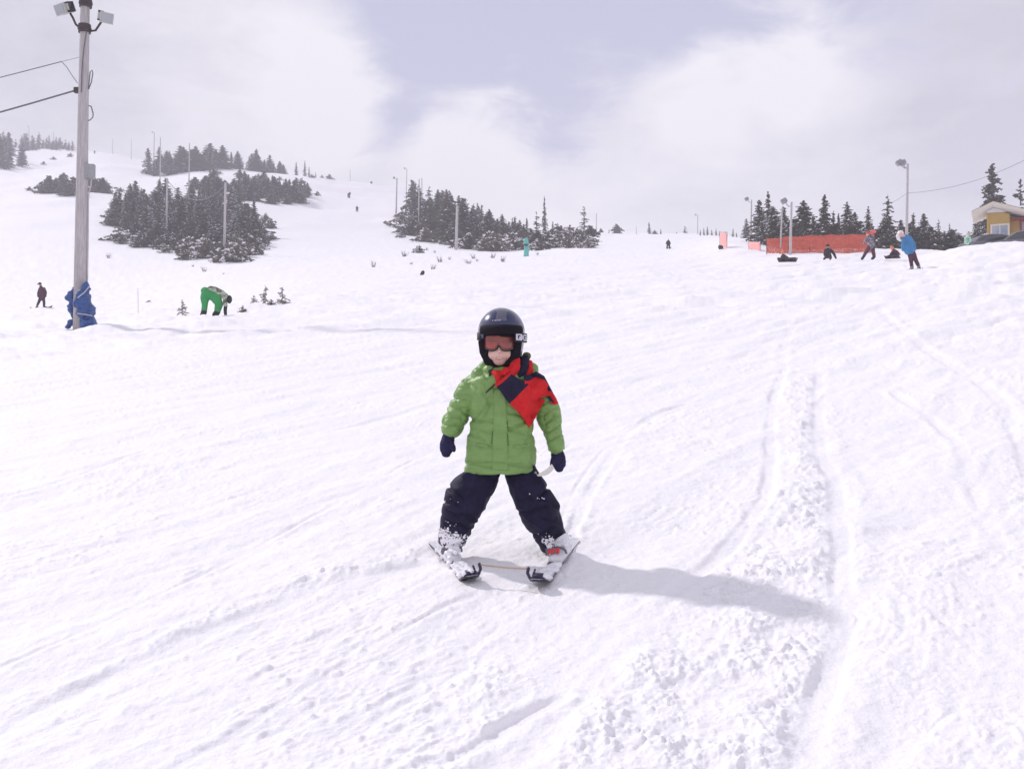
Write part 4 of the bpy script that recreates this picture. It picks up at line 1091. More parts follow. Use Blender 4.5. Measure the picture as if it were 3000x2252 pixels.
def headgear(o, Y, px, py, r, mat, name='helmet', dy=0.0, sc=(1.0, 1.08, .95), up=.18):
    k = Y / F; mb = MB(); c = P(px, py, Y + dy) + Vector((0, 0, r * k * up))
    mb.ball(c, (r * k * sc[0] * 1.12, r * k * sc[1] * 1.12, r * k * sc[2] * 1.12), 16, 12)
    return mb.build(name, mat, o, smooth=True)
def snowboard(a, b_, Y, label, w=.26, mat=None, dy0=0, dy1=0, tilt=0.0, group=None):
    p0 = P(a[0], a[1], Y + dy0); p1 = P(b_[0], b_[1], Y + dy1); d = p1 - p0; L = d.length; d.normalize()
    sd = d.cross(Vector((0, 0, 1))).normalized(); sd = Matrix.Rotation(tilt, 3, d) @ sd; up = sd.cross(d)
    if up.z < 0: up = -up
    n = 13; v = []; f = []
    for i in range(n):
        t = i / (n - 1); e = abs(2 * t - 1); hw = w / 2 * (1 - .12 * (1 - e ** 2)) * math.sqrt(max(0.02, 1 - max(0, (e - .82) / .18) ** 2))
        lift = .10 * max(0, (e - .78) / .22) ** 2
        c = p0 + d * (L * t) + up * lift
        v += [c - sd * hw, c + sd * hw, c + sd * hw + up * .02, c - sd * hw + up * .02]
    for i in range(n - 1):
        a_ = i * 4
        for j in range(4): f.append((a_ + j, a_ + (j + 1) % 4, a_ + 4 + (j + 1) % 4, a_ + 4 + j))
    f += [(3, 2, 1, 0), tuple(range(4 * n - 4, 4 * n))]
    root = empty('snowboard', p0 + d * L / 2, label, 'snowboard', group)
    mesh_obj('deck', v, f, mat or M['board'], root, world_loc(root))
    for t in (.33, .67):
        b = MB(); b.box(p0 + d * (L * t) + up * .05, (.14, .2, .06)); b.build('binding', M['dark'], root)
    return root

# snowboarder at the left edge
Y = 58
o, k = person(120, Y, 'snowboarder in a dark plum jacket standing on a board left of the tall pole', {
    'jacket': (M['plum'], [[(119, 838, 3.4), (122, 846, 6.5), (124, 856, 8.5), (124, 868, 8), (124, 875, 7)], [(117, 845, 4), (113, 858, 3.6), (113, 868, 3.4)], [(129, 846, 4.5), (134, 858, 4), (132, 868, 3.6)]]),
    'trousers': (M['black_cloth'], [[(119, 872, 5), (114, 884, 3.8), (109, 895, 3.2)], [(127, 872, 5), (129, 885, 4), (129, 896, 3.4)]]),
    'boots': (M['greyboot'], [[(109, 896, 3.2), (107, 901, 3)], [(129, 896, 3.2), (129, 901, 3)]])}, (117, 833, 4.2))
headgear(o, Y, 117, 832, 4.2, M['black_cloth'])
b = MB(); b.tube([P(108, 833, Y), P(116, 832, Y)], [1.0 * k, 1.6 * k], 8); b.build('cap_peak', M['black_cloth'], o)
snowboard((88, 905), (154, 900), Y, 'thin dark snowboard under the snowboarder left of the tall pole')
# person bending over
Y = 30
o, k = person(620, Y, 'person in bright green trousers and camouflage jacket bending down to the snow', {
    'trousers': (M['green_pants'], [[(606, 856, 15), (600, 872, 14), (600, 893, 9), (598, 912, 8.5)], [(612, 858, 16), (632, 872, 16), (642, 892, 13), (636, 914, 9)], [(600, 852, 12), (622, 862, 15), (640, 868, 12)]]),
    'jacket': (M['camo_green'], [[(618, 848, 11, -.02), (632, 852, 12), (648, 861, 12), (660, 868, 9)], [(662, 868, 8), (660, 884, 7), (661, 896, 6)]]),
    'arm_cover': (M['black_cloth'], [[(661, 896, 5.5), (660, 912, 5), (661, 926, 4.5)], [(655, 932, 3), (664, 933, 3)]]),
    'boots': (M['black_cloth'], [[(598, 912, 9), (594, 926, 8.5), (592, 932, 7)], [(636, 914, 9.5), (630, 924, 10), (628, 930, 7), (640, 932, 5)]])}, (671, 877, 8), vox=.016)
headgear(o, Y, 672, 877, 8.5, M['black_cloth'], 'beanie', up=0, sc=(.8, 1, 1.3))
snowboard((622, 937), (672, 934), Y, 'dark snowboard lying in the snow under the hand of the bending person', w=.24, dy0=-.05)
# blue jacket, right
Y = 38
o, k = person(2672, Y, 'person in a blue jacket and white helmet gliding across the slope on the right', {
    'jacket': (M['blue_cloth'], [[(2653, 692, 7), (2657, 704, 12), (2661, 720, 15), (2664, 732, 16)], [(2648, 698, 6), (2645, 716, 6), (2646, 732, 5)], [(2664, 696, 7), (2675, 714, 7), (2679, 730, 6)]]),
    'trousers': (M['plum'], [[(2665, 738, 8.5), (2668, 757, 6.5), (2671, 778, 5.5)], [(2673, 738, 8.5), (2681, 757, 6.5), (2690, 777, 5.5)]]),
    'boots': (M['greyboot'], [[(2672, 781, 5.5), (2671, 789, 5.5), (2665, 792, 4)], [(2691, 779, 5.5), (2693, 787, 5.5), (2686, 791, 4)]])}, (2638, 688, 8, -.05), vox=.02)
headgear(o, Y, 2638, 685, 8.2, M['white_shell'])
b = MB(); b.tube([P(2630, 690, Y - .1), P(2632, 700, Y - .08), P(2638, 705, Y - .05)], [(5 * k, 5 * k), (5 * k, 5 * k), (3 * k, 3 * k)], 10, round_=True); b.build('face_mask', M['white_shell'], o, smooth=True)
b = MB(); b.tube([P(2646, 688, Y), P(2650, 700, Y), P(2642, 712, Y)], [3 * k, 4 * k, 3 * k], 8, round_=True); b.build('collar', M['black_cloth'], o, smooth=True)
snowboard((2658, 797), (2704, 792), Y, 'thin grey board under the boots of the blue-jacketed person', w=.2, mat=M['greyboot'])
# walking person
Y = 52
o, k = person(2554, Y, 'walking person in a grey camouflage jacket and plum trousers with a red hat', {
    'jacket': (M['camo_grey'], [[(2548, 690, 6), (2550, 700, 9.5), (2550, 714, 9.5), (2552, 724, 8.5)], [(2542, 696, 4.5), (2534, 706, 4), (2531, 712, 4)], [(2556, 695, 4.5), (2562, 708, 4.5), (2558, 716, 4)]]),
    'trousers': (M['plum'], [[(2547, 724, 7), (2538, 738, 5.5), (2531, 750, 4.5)], [(2556, 724, 7), (2559, 740, 5.5), (2561, 750, 4.5)]]),
    'boots': (M['black_cloth'], [[(2530, 752, 4), (2526, 758, 4)], [(2561, 752, 4.5), (2557, 757, 4), (2554, 758, 3)]])}, (2542, 686, 5))
headgear(o, Y, 2542, 684, 5, M['red_cloth'], 'hat')
b = MB(); b.ball(P(2558, 678, Y - .1), (9 * k, 5 * k, 5 * k), 14, 9, Matrix.Rotation(R(8), 3, 'Y')); b.tube([P(2552, 684, Y), P(2546, 690, Y)], [4 * k, 3 * k], 8, round_=True)
tag(b.build('rolled_sled', M['pink_red'], None, origin=P(2558, 678, Y), smooth=True), 'bright red-pink rolled sled carried on the shoulder of the walking person', 'sled')
# seated snowboarders and sitters
Y = 47
o, k = person(2298, Y, 'person in dark clothes with an orange hat sitting on the snow behind a snowboard', {
    'jacket': (M['plum'], [[(2295, 748, 5), (2295, 752, 7), (2297, 758, 7.5)], [(2291, 750, 3.5), (2288, 756, 3), (2291, 760, 3)], [(2300, 750, 3.5), (2306, 755, 3), (2306, 758, 3)]]),
    'trousers': (M['black_cloth'], [[(2298, 759, 5), (2306, 754, 4, -.25), (2310, 760, 3.6, -.4)], [(2295, 759, 5), (2290, 755, 4, -.25), (2288, 760, 3.6, -.4)]])}, (2292, 741, 4.4))
headgear(o, Y, 2292, 740, 4.6, M['orange_cloth'], 'hat')
snowboard((2275, 762), (2336, 761), Y, 'dark snowboard seen edge-on in front of the seated person with the orange hat', w=.28, dy0=-.6, dy1=-.6, tilt=R(60))
Y = 49
o, k = person(2428, Y, 'person all in black crouching on the snow in front of the orange fence', {
    'jacket': (M['black_cloth'], [[(2425, 730, 6), (2424, 738, 9.5), (2425, 748, 10)], [(2434, 734, 5), (2441, 740, 4.2), (2446, 748, 3.6)], [(2418, 733, 4.5), (2416, 746, 4)]]),
    'trousers': (M['plum'], [[(2424, 750, 8), (2418, 755, 4), (2414, 759, 3)], [(2430, 750, 7), (2434, 756, 4), (2432, 759, 3)], [(2445, 748, 3.4), (2449, 756, 3)]])}, (2425, 722, 5))
headgear(o, Y, 2425, 721, 5, M['black_cloth'], 'beanie')
Y = 50
o, k = person(2612, Y, 'person in dark plum clothes leaning back on the snow left of the blue-jacketed person', {
    'jacket': (M['plum'], [[(2618, 733, 5), (2624, 740, 8), (2630, 747, 8)], [(2615, 736, 3.5), (2610, 744, 3.5)]]),
    'trousers': (M['black_cloth'], [[(2630, 748, 6), (2614, 746, 5), (2603, 751, 4)], [(2628, 750, 6), (2612, 751, 4.5), (2598, 753, 4)]])}, (2613, 728, 4.6))
headgear(o, Y, 2613, 727, 4.8, M['orange_cloth'], 'hat')
snowboard((2588, 755), (2640, 752), Y, 'dark snowboard at the feet of the person leaning back in the snow', w=.26, dy0=-.3, dy1=-.3, tilt=R(45))
Y = 53.5
o, k = person(2834, Y, 'person in a pale green jacket above the bank left of the yellow house', {
    'jacket': (M['pale_green'], [[(2836, 694, 5), (2835, 702, 7), (2833, 714, 7)], [(2829, 698, 3.5), (2828, 710, 3)], [(2841, 697, 3.5), (2843, 708, 3)]]),
    'trousers': (M['black_cloth'], [[(2832, 716, 5), (2831, 740, 4)], [(2837, 716, 5), (2838, 740, 4)]])}, (2836, 688, 4))
headgear(o, Y, 2836, 686, 4, M['camo_green'], 'helmet')
def tiny(px, top, base, Yd, lab, lean=0.0):
    Yd = depth_at(px, base, 40); gg = G(px, Yd); real = e_to_py(gg.z / gg.y)      # stand on the real surface
    top += real - base; base = real
    hgt = base - top; r = hgt / 7.5
    o, k = person(px, Yd, lab, {
        'jacket': (M['black_cloth'], [[(px + lean, top + hgt * .2, r * .8), (px + lean * .6, top + hgt * .36, r * 1.15), (px, top + hgt * .52, r)], [(px - r + lean, top + hgt * .25, r * .5), (px - 1.7 * r, top + hgt * .5, r * .45)], [(px + r + lean, top + hgt * .25, r * .5), (px + 1.6 * r, top + hgt * .48, r * .45)]]),
        'trousers': (M['black_cloth'], [[(px - .3 * r, top + hgt * .52, r * .8), (px - r, top + hgt * .76, r * .6), (px - r * .9, base, r * .5)], [(px + .4 * r, top + hgt * .52, r * .8), (px + r, top + hgt * .76, r * .6), (px + r * .8, base, r * .5)]])},
        (px + lean * 1.2, top + hgt * .09, r * .75))
    b = MB()
    g1 = P(px, base, Yd)
    b.box(g1 + Vector((-.12, -.1, .02)), (.09, 1.5, .03)); b.box(g1 + Vector((.14, -.1, .02)), (.09, 1.5, .03)); tag(b.build('ski_pair', M['dark'], None, origin=g1), 'pair of skis under the ' + lab.split(',')[0], 'skis')
tiny(1958, 702, 731, 145, 'lone distant skier on the bare slope below the skyline')
tiny(1022, 568, 586, 262, 'tiny distant skier leaning on the steep hill, left of two', 2.5)
tiny(1046, 602, 620, 218, 'tiny distant skier on the steep hill, lower of two')
tiny(1088, 526, 540, 318, 'tiny distant skier on the crest of the steep hill')
tiny(277, 440, 450, 405, 'tiny distant skier near the far ridge')

# ------------------------------------------------------------------ the child
M['jacket'] = pmat('green_ski_jacket', (0.185, 0.320, 0.090), 0.45, var=0.10, vscale=9, bump=0.35, bscale=45, spec=0.45, stretch=(1, 1, 1.8))
M['jacket_trim'] = pmat('green_jacket_trim', (0.172, 0.298, 0.085), 0.6, var=0.08, vscale=20)
M['seam'] = pmat('dark_green_seam', (0.045, 0.11, 0.025), 0.7)
M['lining'] = pmat('dark_collar_lining', (0.03, 0.035, 0.02), 0.8)
M['olive'] = pmat('olive_fleece', (0.10, 0.115, 0.035), 0.9, bump=0.6, bscale=90)
M['pants'] = pmat('dark_navy_ski_trousers', (0.014, 0.012, 0.036), 0.65, var=0.35, vscale=10, bump=0.3, bscale=70, spec=0.16)
M['mitten'] = pmat('navy_mitten', (0.020, 0.017, 0.060), 0.7, var=0.2, vscale=30, bump=0.3, bscale=150, spec=.2)
M['helmet'] = pmat('navy_helmet_gloss', (0.020, 0.025, 0.085), 0.25, metal=0.2, coat=0.7)
M['helmet_grey'] = pmat('grey_helmet_stripe', (0.12, 0.12, 0.16), 0.3, metal=0.2, coat=0.5)
M['liner'] = pmat('black_padding', (0.010, 0.007, 0.013), 0.9, spec=0.2)
M['lens'] = pmat('amber_red_lens', (0.15, 0.045, 0.04), 0.16, spec=0.6, c2=(0.36, 0.06, 0.045), vscale=9, stretch=(1, 1, 2.2))
M['gframe'] = pmat('smoky_goggle_frame', (0.06, 0.05, 0.055), 0.35)
M['strap'] = pmat('black_strap', (0.012, 0.010, 0.018), 0.7)
M['letter'] = pmat('pale_lettering', (0.60, 0.58, 0.66), 0.5)
M['kskin'] = pmat('fair_skin', (0.70, 0.43, 0.36), 0.45, c2=(0.78, 0.52, 0.45), vscale=14)
M['kskin'].node_tree.nodes['Principled BSDF'].inputs['Subsurface Weight'].default_value = 0.15
M['kskin'].node_tree.nodes['Principled BSDF'].inputs['Subsurface Radius'].default_value = (0.02, 0.008, 0.005)
M['lips'] = pmat('lips', (0.58, 0.22, 0.20), 0.4)
M['teeth'] = pmat('teeth', (0.80, 0.76, 0.70), 0.3)
M['mouth'] = pmat('mouth_dark', (0.16, 0.05, 0.05), 0.6)
M['sred'] = pmat('red_fleece', (0.62, 0.022, 0.026), 0.85, var=0.12, vscale=25, bump=0.6, bscale=130, spec=0.2)
M['snavy'] = pmat('navy_fleece', (0.022, 0.018, 0.045), 0.9, var=0.15, vscale=25, bump=0.6, bscale=130, spec=0.2)
M['boot'] = pmat('pale_ski_boot', (0.70, 0.69, 0.74), 0.35, var=0.1, vscale=14)
M['bootdark'] = pmat('boot_grey_plastic', (0.16, 0.14, 0.18), 0.4)
M['bootred'] = pmat('red_buckle', (0.62, 0.04, 0.05), 0.4)
M['ski_top'] = pmat('pale_ski_topsheet', (0.55, 0.54, 0.60), 0.35, c2=(0.75, 0.74, 0.78), vscale=7)
M['ski_edge'] = pmat('black_ski_edge', (0.02, 0.018, 0.03), 0.4)
M['clip'] = pmat('dark_navy_clip', (0.030, 0.022, 0.065), 0.45)
M['cord'] = pmat('tan_cord', (0.45, 0.34, 0.26), 0.8)
M['ticket'] = pmat('lift_ticket_paper', (0.70, 0.66, 0.62), 0.5)

KY = 4.85; KM = KY / F
def kp(x, y, dy=0.0): return P(x, y, KY + dy)
g = Vector((kp(1470, 1640).x, KY, float(ground_base(np.array([0.0]), np.array([KY]))[0])))
kid = empty('person', g, 'child skier in a green jacket, dark helmet and red and navy scarf, gliding downhill', 'person')

# ---- jacket
mb = MB()
rings = [(1386, 1465, 103, .118), (1372, 1465, 105, .122), (1345, 1467, 105, .125), (1318, 1468, 103, .126), (1285, 1468, 98, .124), (1255, 1470, 93, .120),
         (1225, 1472, 93, .120), (1190, 1473, 98, .122), (1155, 1474, 103, .120), (1125, 1474, 104, .108), (1100, 1473, 84, .09), (1082, 1472, 58, .075), (1064, 1471, 44, .066)]
mb.tube([kp(c, y, .03 if y < 1110 else 0) for y, c, w, d in rings], [(w * KM, d) for y, c, w, d in rings], 28)
def sleeve(ps): mb.tube([kp(x, y, dy) for x, y, r, dy in ps], [r * KM for x, y, r, dy in ps], 18, round_=True)
sleeve([(1405, 1120, 38, .02), (1382, 1140, 40, .02), (1358, 1175, 36, .025), (1342, 1210, 36, .03), (1330, 1238, 34, .02), (1322, 1256, 29, .0)])
sleeve([(1545, 1118, 38, .02), (1570, 1138, 42, .02), (1592, 1165, 38, .03), (1606, 1200, 37, .035), (1612, 1235, 35, .03), (1622, 1275, 31, .01), (1629, 1302, 27, -.01)])
# collar and hood lying on the shoulders
for a in range(0, 360, 24):
    r = R(a); x = 1472 + 62 * math.cos(r); dyy = .045 + .085 * math.sin(r)
    if math.sin(r) < -0.72: continue
    up = 1086 - 10 * math.sin(r) + (6 if math.cos(r) < 0 else -10)
    mb.ball(kp(x, up, dyy), (.036, .036, .042), 10, 7)
mb.ball(kp(1417, 1083, .0), (.034, .04, .052), 12, 8, Matrix.Rotation(R(25), 3, 'Y'))
mb.ball(kp(1440, 1100, -.045), (.03, .03, .05), 12, 8, Matrix.Rotation(R(-30), 3, 'Y'))
mb.ball(kp(1552, 1085, .03), (.045, .05, .045), 12, 8)
mb.ball(kp(1405, 1100, -.01), (.05, .05, .035), 12, 8, Matrix.Rotation(R(35), 3, 'Y'))
org = np.array(kp(1470, 1225))
def dj(v, n):
    q = v - org; X, Z = q[:, 0], q[:, 2]; k = 1 / KM
    px = 1470 + X * k; py = 1225 - Z * k
    w_ = v + .02 * np.stack([noise3(v * 12, 41), noise3(v * 12, 42), noise3(v * 12, 43)], 1)
    slv = sstep(80, 105, np.abs(px - 1470))
    d = 0.0065 * noise3(w_ * np.array([10, 10, 13.]), 1) + (.38 + .55 * slv) * (- 0.011 * (1 - np.abs(noise3(w_ * np.array([9, 9, 15.]), 2))) ** 5 - 0.0045 * (1 - np.abs(noise3(w_ * np.array([22, 22, 40.]), 44))) ** 6 + .005)
    # soft horizontal pull folds at the waist and diagonal ones from the armpits
    def ridge(cx, cy, ang, L, w, amp):
        ca, sa = math.cos(R(ang)), math.sin(R(ang)); u = (px - cx) * ca + (py - cy) * sa; t = -(px - cx) * sa + (py - cy) * ca
        t = t + 5 * np.sin(u / 17.0)
        return amp * np.exp(-(t / w) ** 2) * np.exp(-(u / L) ** 4)
    for a in ((1420, 1232, 12, 45, 5, -.008), (1520, 1245, -10, 50, 5, -.008), (1470, 1262, 3, 85, 6, -.006), (1410, 1205, -35, 40, 5, -.007), (1450, 1160, -55, 40, 6, -.006), (1430, 1190, -62, 45, 5, -.007),
              (1500, 1210, 25, 50, 6, -.006), (1440, 1305, 8, 60, 7, -.004), (1530, 1318, -14, 50, 7, -.004), (1395, 1275, 35, 40, 6, -.006), (1545, 1290, -40, 40, 6, -.005),
              (1465, 1362, 1, 110, 3.0, -.006), (1465, 1298, 2, 60, 4, -.004), (1405, 1150, 60, 40, 5, .006), (1385, 1130, 50, 35, 5, -.005), (1440, 1130, 65, 30, 4, -.006),
              (1345, 1195, 20, 30, 5, -.007), (1335, 1220, 28, 30, 4.5, -.007), (1350, 1168, 15, 30, 5, -.006), (1325, 1243, 10, 30, 4, -.006), (1368, 1215, 60, 30, 5, -.006),
              (1605, 1205, -15, 32, 5, -.007), (1612, 1228, -20, 30, 4.5, -.007), (1620, 1255, -15, 30, 4.5, -.007), (1626, 1280, -12, 30, 4, -.006), (1595, 1180, -10, 30, 5, -.006)):
        d = d + 1.5 * ridge(*a) * np.where(n[:, 1] < 0.2, 1, .4)
    return d
jv, jf = remeshed(mb, .0048, 5, dj, 'jacket')
jacket = mesh_obj('jacket', jv, jf, M['jacket'], kid, g, True)
jbvh = BVHTree.FromPolygons([tuple(p) for p in jv.tolist()], [tuple(f) for f in jf])

def hug(px, py, off=.004, fallY=None, bvh=None):
    """point on the garment surface seen along that line, lifted off it"""
    d = px_dir(px, py).normalized(); h = (bvh or jbvh).ray_cast(Vector((0, 0, 0)), d)
    if h[0] is None: return P(px, py, fallY or KY - .02), False
    return h[0] - d * off, True
def drape(name, corners, nu, nv, off, thick, mats, parent, mifun=None, fallY=None, warp=None, offfun=None, bvh=None):
    """sheet over quad of photo-space corners (tl, tr, br, bl) laid on the garment, with thickness"""
    tl, tr, br, bl = corners; grid = []
    for j in range(nv + 1):
        for i in range(nu + 1):
            u, v = i / nu, j / nv
            x = (tl[0] * (1 - u) + tr[0] * u) * (1 - v) + (bl[0] * (1 - u) + br[0] * u) * v
            y = (tl[1] * (1 - u) + tr[1] * u) * (1 - v) + (bl[1] * (1 - u) + br[1] * u) * v
            if warp: x, y = warp(u, v, x, y)
            o = off + (offfun(u, v) if offfun else 0)
            p, hit = hug(x, y, o, fallY, bvh); grid.append((x, y, p, hit, o))
    dep = np.array([q[2].y for q in grid]).reshape(nv + 1, nu + 1)
    for _ in range(6):
        q = np.pad(dep, 1, mode='edge'); sm_ = (q[:-2, 1:-1] + q[2:, 1:-1] + q[1:-1, :-2] + q[1:-1, 2:]) / 4
        dep = np.minimum(sm_, dep + .002)
    V = [P(gq[0], gq[1], dep.ravel()[i]) for i, gq in enumerate(grid)]
    Fc = []; mi = []
    for j in range(nv):
        for i in range(nu):
            a = j * (nu + 1) + i; Fc.append((a, a + nu + 1, a + nu + 2, a + 1)); mi.append(mifun((i + .5) / nu, (j + .5) / nv) if mifun else 0)
    o = mesh_obj(name, V, Fc, mats, parent, world_loc(parent), True, mi)
    md = o.modifiers.new('s', 'SOLIDIFY'); md.thickness = thick; md.offset = 0
    return o
# zip placket, pocket flaps, seams
drape('zip_placket', ((1447, 1140), (1483, 1140), (1490, 1378), (1441, 1376)), 6, 50, .001, .003, M['jacket'], jacket)
for x0, x1, ya, yb in ((1443, 1440, 1262, 1300), (1486, 1488, 1232, 1256), (1487, 1489, 1270, 1305)):
    drape('seam', ((x0 - .9, ya), (x0 + .9, ya), (x1 + .9, yb), (x1 - .9, yb)), 1, 20, .003, .0012, M['seam'], jacket)
drape('pocket_flap', ((1395, 1297), (1432, 1303), (1431, 1312), (1394, 1306)), 8, 4, .002, .0025, M['jacket_trim'], jacket)
drape('pocket_flap', ((1502, 1305), (1545, 1300), (1546, 1309), (1502, 1314)), 8, 4, .002, .0025, M['jacket_trim'], jacket)
drape('hem_band', ((1366, 1350), (1568, 1358), (1567, 1362), (1367, 1354)), 30, 1, .003, .002, M['jacket_trim'], jacket)
drape('storm_flap', ((1420, 1117), (1450, 1097), (1456, 1122), (1424, 1146)), 8, 6, .008, .005, M['jacket'], jacket)
drape('collar_opening', ((1421, 1150), (1424, 1152), (1452, 1126), (1449, 1122)), 2, 8, .008, .003, M['lining'], jacket)
drape('collar_opening', ((1430, 1085), (1445, 1078), (1446, 1092), (1433, 1102)), 4, 4, .010, .004, M['lining'], jacket)
mb = MB(); mb.ball(kp(1543, 1043, .02), (.022, .022, .02), 14, 10); mb.ball(kp(1536, 1050, .02), (.02, .02, .016), 12, 8)
skin_obj('hood_toggle', mb, .004, M['olive'], kid, 1, lambda v, n: .0015 * noise3(v * 200, 4))
# cuffs
for pts in ([(1323, 1258, 27), (1320, 1271, 25)], [(1629, 1302, 25.5), (1631, 1318, 24)]):
    mb = MB(); mb.tube([kp(x, y) for x, y, r in pts], [r * KM for x, y, r in pts], 20, round_=False); mb.build('cuff', M['jacket_trim'], kid, smooth=True)

# ---- mittens
def mitten(main, thumb):
    mb = MB(); mb.tube([kp(x, y, d) for x, y, r, d in main], [(r * KM, r * KM * .78) for x, y, r, d in main], 18, round_=True)
    mb.tube([kp(x, y, d) for x, y, r, d in thumb], [r * KM for x, y, r, d in thumb], 12, round_=True)
    skin_obj('mitten', mb, .0035, M['mitten'], kid, 4, lambda v, n: .0016 * noise3(v * 60, 5) + .001 * noise3(v * 120, 6))
mitten([(1317, 1268, 18, 0), (1313, 1285, 20, 0), (1310, 1302, 22, -.01), (1308, 1320, 19, -.015), (1307, 1330, 13, -.02)], [(1320, 1296, 10, -.02), (1327, 1308, 8.5, -.035), (1329, 1318, 7.5, -.045)])
mitten([(1631, 1318, 18, 0), (1634, 1334, 21, 0), (1637, 1352, 22, -.01), (1638, 1366, 19, -.015), (1638, 1374, 13, -.02)], [(1624, 1342, 10, -.02), (1619, 1354, 8.5, -.035), (1619, 1364, 7.5, -.04)])

# ---- trousers
mb = MB()
def leg(ps): mb.tube([kp(x, y, d) for x, y, r, d in ps], [(r * KM, r * KM * (.70 if y < 1380 else 1.02)) for x, y, r, d in ps], 24, round_=False)
leg([(1428, 1340, 46, .01), (1418, 1372, 50, .005), (1404, 1408, 50, -.005), (1380, 1436, 56, -.025), (1364, 1462, 61, -.04), (1352, 1490, 54, -.035), (1343, 1517, 49, -.02), (1336, 1545, 47, .0), (1326, 1572, 41, .02), (1325, 1592, 38, .025)])
leg([(1508, 1340, 40, .01), (1521, 1372, 43, .005), (1535, 1410, 47, -.005), (1550, 1440, 51, -.025), (1566, 1470, 54, -.04), (1582, 1500, 58, -.035), (1594, 1530, 51, -.02), (1609, 1558, 45, .0), (1619, 1582, 41, .02), (1626, 1604, 35, .025)])
mb.ball(kp(1470, 1345), (.14, .085, .045), 18, 10)
def dp(v, n):
    q = v - org; px = 1470 + q[:, 0] / KM; py = 1225 - q[:, 2] / KM
    d = .006 * noise3(v * np.array([14, 14, 22.]), 11) - .007 * np.abs(noise3(v * np.array([20, 20, 32.]), 12)) + .007
    for cx, cy, ang, L, w, amp in ((1340, 1437, 40, 35, 5, -.012), (1318, 1468, 15, 30, 4, -.008), (1355, 1500, 20, 45, 5, -.010), (1340, 1525, 25, 45, 4, -.008), (1375, 1518, 15, 30, 5, .008), (1385, 1440, -55, 40, 6, -.008),
              (1345, 1470, 60, 30, 5, -.007), (1330, 1555, 10, 40, 5, -.007), (1590, 1440, -35, 30, 5, -.011), (1600, 1462, 40, 40, 5, -.010), (1570, 1485, -12, 50, 5, -.009), (1610, 1520, 30, 40, 5, -.007), (1540, 1440, 55, 40, 6, -.007), (1590, 1550, -15, 40, 5, -.008), (1560, 1520, 40, 30, 5, .007)):
        ca, sa = math.cos(R(ang)), math.sin(R(ang)); u = (px - cx) * ca + (py - cy) * sa; t = -(px - cx) * sa + (py - cy) * ca + 4 * np.sin(u / 13.0)
        d = d + 1.4 * amp * np.exp(-(t / w) ** 2) * np.exp(-(u / L) ** 4)
    return d
tv, tf = remeshed(mb, .0055, 3, dp, 'trousers')
trousers = mesh_obj('trousers', tv, tf, M['pants'], kid, g, True)
tbvh = BVHTree.FromPolygons([tuple(p) for p in tv.tolist()], [tuple(f) for f in tf])

# ---- skis first (they set where the boots stand)
def gp(px, py):
    x, y = plane_pt(px, py); return Vector((x, y, float(ground_base(np.array([x]), np.array([y]))[0])))
up_n = Vector((-PB, -PA, 1)).normalized()
def make_ski(tail_px, tip_px, roll, label):
    a = gp(*tail_px) - Vector((0, 0, .012)); b_ = gp(*tip_px); d = (b_ - a); L = d.length; d.normalize()
    sd = d.cross(up_n).normalized(); sd = Matrix.Rotation(R(roll), 3, d) @ sd; up = sd.cross(d).normalized()
    root = empty('ski', a + d * L * .5, label, 'ski'); n = 30; v = []; f = []; mi = []
    for i in range(n + 1):
        t = i / n; w = .030 - .003 * math.sin(math.pi * min(1, t / .9)) + (.011 * sstep(.6, .92, t))
        if t > .93: w *= math.sqrt(max(.15, 1 - ((t - .93) / .075) ** 2))
        if t < .02: w *= .8
        lift = .038 * float(sstep(.84, 1.0, t)) ** 1.3 + .008
        c = a + d * (L * t) + up * lift
        th = .013 if t < .85 else .008
        v += [c - sd * w, c + sd * w, c + sd * w + up * th, c - sd * w + up * th]
    for i in range(n):
        q = i * 4
        for j, m_ in ((0, 1), (1, 1), (2, 0), (3, 1)):
            f.append((q + j, q + (j + 1) % 4, q + 4 + (j + 1) % 4, q + 4 + j)); mi.append(m_)
    f += [(3, 2, 1, 0), (n * 4, n * 4 + 1, n * 4 + 2, n * 4 + 3)]; mi += [1, 1]
    sk = mesh_obj('ski_blade', v, f, [M['ski_top'], M['ski_edge']], root, world_loc(root), False, mi)
    return root, a, d, sd, up, L
skis = [make_ski((1270, 1588), (1388, 1720), 0, "child's snow-covered ski under the boot at the left of the picture"),
        make_ski((1688, 1580), (1571, 1732), 0, "child's ski with a bare dark edge under the boot with the red buckle")]
def clump_cover(name, root, base, d, sd, up, t0, t1, L, n, seed, wid=.03, hgt=.014, z0=.02):
    rnd = random.Random(seed); mb = MB()
    for i in range(n):
        t = rnd.uniform(t0, t1); s = rnd.uniform(-wid, wid); r = rnd.uniform(.006, .016)
        lift = .038 * float(sstep(.84, 1.0, t)) ** 1.3
        c = base + d * (L * t) + sd * s + up * (z0 + lift + rnd.uniform(0, hgt) * .5)
        mb.ball(c, (r * 1.3, r * 1.2, r * .8), 8, 6)
    o = skin_obj(name, mb, .0045, M['snow_patch'], root, 2, lambda v, n_: .003 * noise3(v * 160, 7))
    return o
o = clump_cover('snow_cover', skis[0][0], *skis[0][1:5], .30, .97, skis[0][5], 190, 3, .034, .030)
o = clump_cover('snow_cover', skis[1][0], *skis[1][1:5], .60, .95, skis[1][5], 80, 4, .026, .018)
